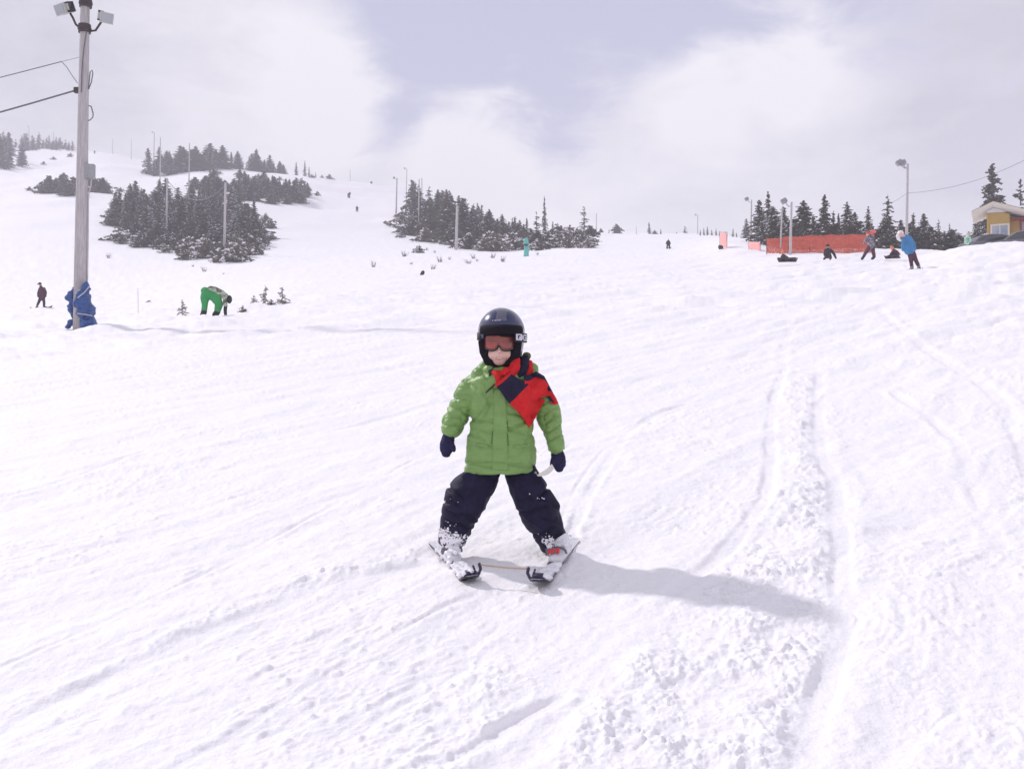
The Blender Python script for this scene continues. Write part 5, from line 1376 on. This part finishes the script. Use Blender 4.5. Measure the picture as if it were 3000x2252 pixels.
# boots and bindings
for (root, a, d, sd, up, L), sgn, shin, red in ((skis[0], -1, (1326, 1588), False), (skis[1], 1, (1626, 1600), True)):
    toe = a + d * (L * .565) + up * .035; heel = a + d * (L * .32) + up * .035
    b = MB(); c = (toe + heel) / 2
    rot = Matrix((sd, d, up)).transposed()
    for p, sz in ((toe + d * .022 - up * .012, (.052, .034, .022)), (heel - d * .02 - up * .008, (.05, .05, .034)), (c - up * .012, (.05, .16, .012))):
        b.box(p, sz, rot)
    b.build('binding', M['bootdark'], root)
    ank = heel + d * .045 + up * .07; top = kp(*shin, .0)
    mb = MB()
    mb.tube([heel + up * .005 + d * .012, c + up * .008, toe - d * .01], [(.041, .030), (.039, .036), (.036, .026)], 16, round_=True, side=sd)
    mb.tube([heel + d * .03 + up * .01, ank, ank * .4 + top * .6, top], [(.040, .048), (.042, .052), (.046, .052), (.048, .052)], 18, round_=True, side=sd)
    boot = skin_obj('ski_boot', mb, .0045, M['boot'], kid, 3)
    b = MB(); s0 = heel + d * .0 + up * -.014; b.tube([s0 - d * .01, c - up * .016, toe + d * .012 - up * .014], [(.04, .012), (.036, .012), (.034, .012)], 14, side=sd); b.build('sole', M['bootdark'], boot)
    for q, mt, r in ((.45, 'bootred' if red else 'bootdark', .007), (.16, 'bootdark', .006)):
        m0 = c + d * (.03 - q * .03) + up * (.022 + q * .02)
        if red and mt == 'bootred': continue
        b = MB(); b.tube([m0 + sd * (.046 * math.cos(t)) + up * (.022 * math.sin(t)) - d * (.02 * abs(math.sin(t))) + d * .03 for t in (0, .5, 1.0, 1.57, 2.1, 2.6, 3.14)], r, 8)
        b.box(m0 + sd * (.044 * sgn) + up * .008 + d * .02, (.014, .035, .018), rot); b.build('buckle', M[mt], boot)
    if red:
        b = MB(); b.box(m0 + sd * .020 + up * .014 + d * .050, (.034, .02, .016), rot @ Matrix.Rotation(R(25), 3, 'Y')); b.box(m0 - sd * .012 + up * .018 + d * .052, (.012, .02, .022), rot); b.build('buckle', M['bootred'], boot)
    # packed snow on boots
    rnd = random.Random(9 + sgn); mbs = MB()
    for i in range(75 if not red else 9):
        t = rnd.random(); base = toe + (heel - toe) * t + up * (.035 + .05 * t * rnd.random()); ang = rnd.uniform(-1, 1)
        p = base + sd * .036 * ang + d * rnd.uniform(-.01, .02); r = rnd.uniform(.006, .013); mbs.ball(p, (r * 1.2, r * 1.2, r), 8, 6)
    skin_obj('snow_crust', mbs, .004, M['snow_patch'], boot, 2, lambda v, n_: .003 * noise3(v * 170, 7))
# snow stuck to trouser cuffs and knees
rnd = random.Random(5); mbs = MB()
def spots(cx, cy, sx, sy, n, rmax):
    for _ in range(n):
        x, y = rnd.gauss(cx, sx), rnd.gauss(cy, sy); p, hit = hug(x, y, .001, None, tbvh)
        if hit:
            r = rnd.uniform(.0016, rmax); mbs.ball(p, (r * rnd.uniform(.8, 2.0), r * .6, r * rnd.uniform(.7, 1.5)), 7, 5, Matrix.Rotation(rnd.uniform(-1, 1), 3, 'Y'))
spots(1318, 1578, 20, 10, 170, .0062); spots(1300, 1564, 8, 10, 50, .006); spots(1350, 1590, 12, 6, 40, .005); spots(1618, 1588, 15, 7, 75, .0055)
spots(1318, 1540, 14, 14, 10, .0022); spots(1592, 1565, 20, 10, 8, .0018); spots(1582, 1460, 10, 6, 5, .0025); spots(1315, 1470, 8, 8, 3, .0022)
mbs.build('snow_crust', M['snow_patch'], trousers)
# tip clips and cord between the skis
clips = []
ends = []
for (root, a, d, sd, up, L), sg in ((skis[0], 1), (skis[1], -1)):
    tip = a + d * (L * .965) + up * .044
    w = sd * (1 if (sd.x * sg) > 0 else -1)
    b = MB(); c0 = tip + w * .025 - d * .02
    b.tube([tip - w * .028 + up * .004, tip + up * .004 + d * .008, tip + w * .034 + up * .006, tip + w * .046 + up * .025 - d * .01, tip + w * .044 + up * .042 - d * .02], .0075, 10, round_=True)
    b.box(tip + up * .014 - d * .012, (.045, .03, .016), Matrix((sd, d, up)).transposed()); b.tube([tip + w * .02 + up * .01, tip + w * .018 + up * .035 - d * .03], .005, 8, round_=True)
    ends.append(tip + w * .044 + up * .040 - d * .02); clips.append(b)
tc = empty('ski_tip_connector', (ends[0] + ends[1]) / 2, 'dark tip clips joined by a thin tan cord, holding the two ski tips together', 'ski tip connector')
for b in clips: b.build('clip', M['clip'], tc, smooth=True)
b = MB(); e0, e1 = ends; b.tube([e0, e0 * .7 + e1 * .3 - Vector((0, 0, .002)), e0 * .4 + e1 * .6 - Vector((0, 0, .003)), e1], .0042, 8); b.build('cord', M['cord'], tc)

# ---- head
HC = (1464, 1003); hy = -.02
def hd(x, y, dy): return kp(x, y, hy + dy)
mb = MB()
mb.ball(hd(1464, 985, .03), (.080, .092, .092), 28, 20)
mb.ball(hd(1463, 1030, .0), (.062, .068, .062), 24, 16)              # lower face
mb.ball(hd(1463, 1056, -.022), (.033, .035, .026), 18, 12)            # chin
mb.ball(hd(1440, 1037, -.028), (.026, .028, .026), 16, 10); mb.ball(hd(1486, 1037, -.028), (.026, .028, .026), 16, 10)   # cheeks
mb.ball(hd(1463, 1030, -.072), (.0105, .012, .009), 12, 8)            # nose tip
mb.tube([hd(1463, 1008, -.062), hd(1463, 1026, -.072)], [.007, .009], 10, round_=True)
mb.ball(hd(1457, 1032, -.066), (.006, .007, .005), 10, 7); mb.ball(hd(1469, 1032, -.066), (.006, .007, .005), 10, 7)
mb.tube([hd(1452, 1052, -.055), hd(1463, 1054, -.063), hd(1474, 1052, -.055)], [.006, .0065, .006], 10, round_=True)
for sx in (-1, 1): mb.ball(hd(1464 + sx * 47, 1010, .03), (.008, .02, .03), 10, 8)
mb.tube([kp(1466, 1050, .03), kp(1470, 1110, .03)], [.05, .055], 18)
mb.tube([kp(1470, 1100, .03), kp(1470, 1200, .01), kp(1470, 1325, 0)], [(.08, .06), (.10, .07), (.09, .06)], 20)
for sx, pts in ((-1, [(1420, 1125), (1352, 1190), (1324, 1255), (1315, 1290)]), (1, [(1525, 1125), (1596, 1190), (1622, 1290), (1634, 1335)])):
    mb.tube([kp(x, y, .02) for x, y in pts], [.03, .026, .02, .017], 14, round_=True)
    p = pts[-1]
    for k in range(4): mb.tube([kp(p[0] - 7 + 4.6 * k, p[1], 0), kp(p[0] - 8 + 4.8 * k, p[1] + 24 - abs(k - 1.4) * 3, -.01)], [.0065, .005], 8, round_=True)
    mb.tube([kp(p[0] + 6 * -sx, p[1] - 8, 0), kp(p[0] + 15 * -sx, p[1] + 8, -.02)], [.008, .006], 8, round_=True)
for pts in ([(1425, 1345), (1368, 1460), (1330, 1580), (1326, 1615)], [(1515, 1345), (1575, 1470), (1622, 1590), (1628, 1615)]):
    mb.tube([kp(x, y, 0) for x, y in pts], [.045, .04, .03, .028], 16, round_=True)
skin_obj('body', mb, .0042, M['kskin'], kid, 3)
# mouth: slightly open, lips and teeth
def mface(x, y, off=.0015):
    d = px_dir(x, y).normalized(); bv = face_bvh.ray_cast(Vector((0, 0, 0)), d); return (bv[0] - d * off) if bv[0] is not None else hd(x, y, -.06)
bo = [c for c in kid.children if c.name.startswith('body')][0]
face_bvh = BVHTree.FromPolygons([tuple(v.co + Vector(g)) for v in bo.data.vertices], [tuple(p.vertices) for p in bo.data.polygons])
b = MB(); xs = np.linspace(-1, 1, 11)
b.add([mface(1463 + 11 * t, 1049 - 3.2 * (1 - t * t) + 1.2 * t * t, .002) for t in xs] + [mface(1463 + 11 * t, 1049 + 3.4 * (1 - t * t) + 1.2 * t * t, .002) for t in xs], [(i, i + 1, 12 + i, 11 + i)[::-1] for i in range(10)])
mo = b.build('mouth', M['mouth'], kid)
b = MB(); xs = np.linspace(-1, 1, 9)
b.add([mface(1463 + 8.5 * t, 1047.2 - .8 * (1 - t * t), .003) for t in xs] + [mface(1463 + 8 * t, 1049.5 + .8 * (1 - t * t), .003) for t in xs], [(i, i + 1, 10 + i, 9 + i)[::-1] for i in range(8)])
b.build('teeth', M['teeth'], mo)
for yy, bow in ((1046.2, -3.2), (1051.8, 3.4)):
    b = MB(); b.tube([mface(1463 + 12 * t, 1049.6 + (yy - 1049) * (1 - t * t) * 1.0, .001) for t in xs], [.0014 + .0016 * (1 - t * t) for t in xs], 8, round_=True); b.build('lip', M['lips'], mo, smooth=True)
b = MB()
for sx in (-3.2, 3.2): b.ball(mface(1463 + sx, 1034.5, .0003), (.0016, .001, .0011), 8, 6)
b.build('nostril', M['mouth'], kid)

# helmet shell: one lathe-like sheet with a cut-away front
def helmet_shell(cx, cy, rx, ry, rz, drop, brim, off=0.0, n_az=72, n_z=26, front=58, yc=.02):
    C = hd(cx, cy, yc); v = []; f = []
    for i in range(n_az):
        az = 2 * math.pi * i / n_az; fa = abs((math.degrees(az) - 270 + 180) % 360 - 180)   # 0 = front (-Y)
        k = float(sstep(front - 6, front + 20, fa)); kb = float(sstep(120, 160, fa))
        zl = (-brim) * (1 - k) + (-drop) * k * (1 - kb) + (-drop * .72) * kb
        for j in range(n_z + 1):
            z = rz - (rz - zl) * (j / n_z) ** 1.0 if False else None
            # angle param: from top to the lower rim
            if j / n_z < .62:
                a = (j / n_z / .62) * math.pi / 2
                hz = rz * math.cos(a); rr = math.sin(a)
                lim = max(zl, 0)
                if hz < lim: hz = lim; rr = math.sqrt(max(0, 1 - (hz / rz) ** 2))
            else:
                q = (j / n_z - .62) / .38
                if zl < 0: hz = zl * q; rr = 1 - .16 * (max(0, -hz) / drop) ** 1.6
                else: hz = zl; rr = math.sqrt(max(0, 1 - (hz / rz) ** 2))
            v.append(C + Vector(((rx + off) * rr * math.cos(az), (ry + off) * rr * math.sin(az), hz * (1 + off / rz))))
    for i in range(n_az):
        i2 = (i + 1) % n_az
        for j in range(n_z):
            f.append((i * (n_z + 1) + j, i * (n_z + 1) + j + 1, i2 * (n_z + 1) + j + 1, i2 * (n_z + 1) + j))
    return v, f, C
def finish(v, f, name, mats, parent, thick, mi=None):
    bm = bmesh.new(); vs = [bm.verts.new(p - world_loc(parent)) for p in v]
    for k, fc in enumerate(f):
        try: q = bm.faces.new([vs[i] for i in fc]); q.smooth = True; q.material_index = (mi[k] if mi else 0)
        except ValueError: pass
    bmesh.ops.remove_doubles(bm, verts=bm.verts, dist=.0004)
    bmesh.ops.recalc_face_normals(bm, faces=bm.faces)
    me = bpy.data.meshes.new(name); bm.to_mesh(me); bm.free()
    for m in mats: me.materials.append(m)
    o = bpy.data.objects.new(name, me); col.objects.link(o); o.parent = parent
    md = o.modifiers.new('s', 'SOLIDIFY'); md.thickness = thick; md.offset = 0
    return o
v, f, HCen = helmet_shell(1469, 975, .110, .128, .117, .118, .010, front=52)
mi = []
for fc in f:
    c = sum((v[i] for i in fc), Vector()) / 4 - HCen
    mi.append(1 if (-.022 < c.x < .026 and c.z > .045) or (c.z < -.045 and c.x > .05 and c.y < .06) else 0)
helmet = finish(v, f, 'helmet', [M['helmet'], M['helmet_grey']], kid, .008, mi)
hbvh = BVHTree.FromPolygons([tuple(p) for p in v], [tuple(x) for x in f])
# padding inside the helmet and round the jaw
v, f, _ = helmet_shell(1469, 978, .101, .118, .106, .122, .024, front=44)
finish(v, f, 'padding', [M['liner']], helmet, .010)
b = MB(); b.tube([hd(1413, 1000, -.05), hd(1418, 1030, -.045), hd(1430, 1058, -.03), hd(1452, 1077, -.025), hd(1474, 1078, -.025), hd(1496, 1062, -.03), hd(1511, 1034, -.045), hd(1516, 1000, -.05)],
             [(.014, .02), (.014, .022), (.012, .02), (.009, .016), (.009, .016), (.013, .02), (.016, .024), (.016, .022)], 12, round_=True, side=Vector((0, 1, 0)))
b.build('chin_strap', M['liner'], helmet, smooth=True)
# visor brim
def ring_pt(az, r, dz, cx=1469, cy=975): return hd(cx, cy, .02) + Vector(((.110 + r) * math.sin(az), -(.128 + r) * math.cos(az), dz))
vis = []; fv = []
azs = np.linspace(R(-62), R(62), 29)
for az in azs:
    e = 1 - (abs(az) / R(66)) ** 4
    vis += [ring_pt(az, .000, .026), ring_pt(az, .012 * e, .018), ring_pt(az, .022 * e, .004), ring_pt(az, .018 * e, -.010), ring_pt(az, -.004, -.012)]
for i in range(len(azs) - 1):
    for j in range(4): a = i * 5 + j; fv.append((a, a + 1, a + 6, a + 5))
finish(vis, fv, 'visor', [M['liner']], helmet, .006)
# faint lettering above the visor: small pale strokes
logo_o = hug(1456, 938, .003, None, hbvh)[0]
b = MB()
for x, w, h in ((1444, 4, 5), (1449, 2.5, 4), (1453, 4, 5), (1458, 2.5, 4), (1463, 3.5, 5), (1466, 2, 3)):
    p = hug(x, 938 - (x - 1456) * .06, .0045, None, hbvh)[0]; b.box(p, (w * KM * .8, .0015, h * KM), Matrix.Rotation(R(8), 3, 'Y') @ Matrix.Rotation(R(-38), 3, 'X'))
b.build('lettering', M['letter'], helmet)
# goggles
def gog(u, vv, r=0.0):
    """u -1..1 across, vv 0 top ..1 bottom"""
    az = u * R(50); x = .092 * math.sin(az); y = -(.104) * math.cos(az)
    nose = math.exp(-((u + .02) / .17) ** 2)
    top = .016 - .004 * u * u; bot = -.064 + .026 * nose + .016 * abs(u) ** 3
    return hd(1463, 990, .015) + Vector((x * (1 + r), y * (1 + r), top + (bot - top) * vv + (r * .1)))
vs = []; fs = []; nu, nv = 30, 10
for i in range(nu + 1):
    for j in range(nv + 1):
        u, w_ = -1 + 2 * i / nu, j / nv; bul = .012 * (1 - abs(u) ** 4) * (1 - abs(2 * w_ - 1) ** 3)
        vs.append(gog(u, w_, .0) + Vector((0, -bul, 0)))
for i in range(nu):
    for j in range(nv): a = i * (nv + 1) + j; fs.append((a, a + 1, a + nv + 2, a + nv + 1))
goggles = empty('goggles', (0, 0, 0), None, None); del_ = goggles
goggles.parent = kid; goggles.location = hd(1463, 1004, -.1) - Vector(g)
finish(vs, fs, 'lens', [M['lens']], goggles, .003)
b = MB(); loop = [gog(u, 0) for u in np.linspace(-1, 1, 21)] + [gog(1, w_) for w_ in (.25, .5, .75)] + [gog(u, 1) for u in np.linspace(1, -1, 31)] + [gog(-1, w_) for w_ in (.75, .5, .25)]
loop.append(loop[0]); b.tube([p + Vector((0, .002, 0)) for p in loop], [(.0055, .0055)] * len(loop), 8, cap=False, side=Vector((0, 1, 0))); b.build('frame', M['gframe'], goggles, smooth=True)
b = MB(); loop2 = [p + Vector((0, .016, 0)) for p in loop]; b.tube(loop2, [(.010, .008)] * len(loop2), 8, cap=False, side=Vector((0, 1, 0))); b.build('foam', M['liner'], goggles, smooth=True)
vs = []; fs = []
for sgn in (1, -1):
    base = len(vs); sa = list(np.linspace(R(33 if sgn > 0 else 48), R(172), 30))
    for az in sa:
        x = (.1165) * math.sin(az) * sgn; y = -(.134) * math.cos(az)
        if sgn < 0 and az < R(60): x *= .93; y *= .93
        if sgn > 0 and az < R(105): x += .006 * float(sstep(R(30), R(70), az))
        c = hd(1469, 975, .02) + Vector((x, y, (-.030 if sgn > 0 else -.022) + .006 * (az - R(48))))
        vs += [c + Vector((0, 0, .021 if sgn > 0 else .018)), c - Vector((0, 0, .021 if sgn > 0 else .018))]
    for i in range(len(sa) - 1): a = base + i * 2; fs.append((a, a + 1, a + 3, a + 2))
finish(vs, fs, 'strap', [M['strap']], goggles, .003)
# block lettering on the strap at the side of the helmet
def strap_pt(s, z):
    az = R(35) + s / .125; x = .1165 * math.sin(az) + .006 * float(sstep(R(30), R(70), az)) + .002 * math.sin(az); y = -.136 * math.cos(az)
    return hd(1469, 975, .02) + Vector((x, y - .002, -.029 + z))
glyphs = [(['1111', '1001', '1011', '1011', '1111'], 0.002, .0092), (['0111', '1000', '1011', '1001', '0111'], 0.042, .0092), (['1111', '1000', '1110', '1000', '1000'], 0.084, .0105)]
b = MB()
for rows_, s0, cw in glyphs:
    for r_i, row in enumerate(rows_):
        for c_i, ch in enumerate(row):
            if ch == '1':
                u0 = s0 + c_i * cw; u1 = u0 + cw * 1.03; z1 = .0155 - r_i * .0060; z0 = z1 - .0062
                o_ = Vector((.0018, -.0018, 0)); q = [strap_pt(u0, z0), strap_pt(u1, z0), strap_pt(u1, z1), strap_pt(u0, z1)]
                b.add([p for p in q] + [p + o_ for p in q], [(0, 1, 2, 3), (4, 5, 6, 7), (0, 1, 5, 4), (1, 2, 6, 5), (2, 3, 7, 6), (3, 0, 4, 7)])
b.build('strap_lettering', M['letter'], goggles)

# ---- scarf: wrap round the neck, knot, and two blown ends
scarf = empty('scarf', (0, 0, 0), None, None); scarf.parent = kid; scarf.location = kp(1490, 1110, -.12) - Vector(g)
def fold_mb(paths, vox, mats, name, mul=1.0, seed=3):
    mb = MB()
    for ps in paths: mb.tube([kp(x, y, d) for x, y, rs, ro, d in ps], [(rs, ro) for x, y, rs, ro, d in ps], 16, round_=True)
    return skin_obj(name, mb, vox, mats, scarf, 3, lambda v, n: mul * (.003 * noise3(v * np.array([40, 40, 40.]), seed) + .0016 * noise3(v * 110, seed + 1)))
fold_mb([[(1446, 1092, .014, .014, -.09), (1459, 1097, .028, .02, -.105), (1477, 1097, .026, .022, -.105), (1484, 1085, .018, .02, -.10)],
         [(1458, 1100, .018, .014, -.11), (1462, 1116, .014, .012, -.12), (1466, 1126, .010, .010, -.12)]], .004, M['sred'], 'neck_fold')
fold_mb([[(1488, 1108, .02, .018, -.105), (1499, 1090, .026, .026, -.085), (1510, 1070, .026, .024, -.07), (1516, 1056, .016, .016, -.05)]], .004, M['sred'], 'neck_fold', seed=6)
fold_mb([[(1518, 1108, .02, .022, -.07), (1528, 1088, .024, .028, -.045), (1537, 1066, .024, .028, -.03), (1540, 1050, .018, .02, -.01)]], .004, M['snavy'], 'navy_fold', seed=8)
fold_mb([[(1545, 1100, .016, .02, -.03), (1553, 1082, .018, .024, -.02), (1551, 1063, .016, .022, .0)]], .004, M['sred'], 'neck_fold', seed=12)
fold_mb([[(1430, 1080, .010, .03, .0), (1445, 1085, .012, .03, -.05)], [(1440, 1075, .01, .03, .07), (1500, 1060, .012, .035, .09), (1545, 1070, .012, .03, .05)]], .004, M['snavy'], 'back_fold', seed=14)
def ripple(u, v): return .010 * math.sin(u * 8 + v * 5) * (.3 + v) + .008 * math.sin(v * 11 + 3 * u) + .004 * math.sin(u * 23 + v * 9) + .016
# end A: navy stripe then red block, lying across the chest down to the right
def stripeA(u, v): return 0 if v < .07 else (1 if v < .47 else 0)
A = drape('end_panel', ((1447, 1124), (1496, 1088), (1600, 1178), (1552, 1249)), 26, 34, .010, .007, [M['sred'], M['snavy']], scarf, stripeA, KY - .15, offfun=ripple,
      warp=lambda u, v, x, y: (x + 3.5 * math.sin(v * 10 + u * 3) * (1.1 - u) - 3 * math.sin(v * 7 + 1) * u, y + 3 * math.sin(v * 9 + u) + 4 * math.sin(u * 5 + .6) * v))
# end B: blown back over the shoulder, red with a navy band near the neck
def stripeB(u, v): return 1 if v < .20 else 0
B = drape('end_panel', ((1533, 1098), (1576, 1092), (1618, 1157), (1538, 1180)), 24, 30, .016, .007, [M['sred'], M['snavy']], scarf, stripeB, KY - .03, offfun=ripple,
      warp=lambda u, v, x, y: (x + 3 * math.sin(v * 8 + u * 4) + 14 * u * (v * (1 - v)) * 1.6, y + 2.5 * math.sin(u * 7)))
b_ = MB(); b_.tube([kp(1570, 1094, -.07), kp(1590, 1106, -.045), kp(1603, 1130, -.03), kp(1618, 1156, -.03)], [.010, .011, .010, .008], 10, round_=True); b_.build('navy_hem', M['snavy'], scarf, smooth=True)
fold_mb([[(1612, 1152, .012, .012, -.035), (1622, 1168, .015, .011, -.04), (1630, 1181, .010, .008, -.04)], [(1616, 1176, .010, .008, -.045), (1628, 1183, .009, .007, -.045)]], .0035, M['sred'], 'loose_corner', seed=17)
b_ = MB(); b_.tube([kp(1607, 1160, -.05), kp(1613, 1170, -.055), kp(1622, 1178, -.058)], [.006, .007, .004], 8, round_=True); b_.build('navy_hem', M['snavy'], scarf, smooth=True)

# ---- lift ticket hanging at the hip
b = MB(); t0, t1 = kp(1574, 1392, -.10), kp(1620, 1364, -.09); d = (t1 - t0).normalized(); n_ = Vector((0.1, -1, .15)).normalized(); s_ = d.cross(n_).normalized()
v = []
for i in range(9):
    t = i / 8; c = t0 + (t1 - t0) * t + s_ * (.010 * math.sin(t * 3.1)) ; w = .0035 + .0095 * math.sin(min(1, t * 1.6 + .05) * math.pi / 2) * (1 if t < .9 else .7)
    v += [c - s_ * w, c + s_ * w]
lt = mesh_obj('lift_ticket', v, [(2 * i, 2 * i + 1, 2 * i + 3, 2 * i + 2) for i in range(8)], M['ticket'], trousers, g)
md = lt.modifiers.new('s', 'SOLIDIFY'); md.thickness = .0012
b = MB(); b.tube([kp(1571, 1385, -.085), kp(1574, 1392, -.10), kp(1577, 1389, -.10)], .002, 6, round_=True); b.ball(kp(1569, 1384, -.085), .006, 8, 6); b.build('ticket_wire', M['metal'], trousers)
# a label shared inside a group gets its place in the row, seen from the camera
from collections import defaultdict
_by = defaultdict(list)
for _o in bpy.data.objects:
    if _o.get('label') and _o.get('group') and _o.parent is None: _by[_o['label']].append(_o)
ORD = ['', 'second', 'third', 'fourth', 'fifth', 'sixth', 'seventh', 'eighth', 'ninth', 'tenth', 'eleventh', 'twelfth', 'thirteenth', 'fourteenth', 'fifteenth', 'sixteenth', 'seventeenth', 'eighteenth', 'nineteenth', 'twentieth']
for _l, _os in _by.items():
    if 1 < len(_os) <= 20:
        _os.sort(key=lambda o: o.location.x / o.location.y)
        for _i, _o in enumerate(_os):
            _o['label'] = _l + (', leftmost' if _i == 0 else (', rightmost' if _i == len(_os) - 1 else ', ' + ORD[_i] + ' from left'))
for _o in bpy.data.objects:
    if _o.name.startswith(('snow_crust', 'snow_cover')): _o['kind'] = 'stuff'
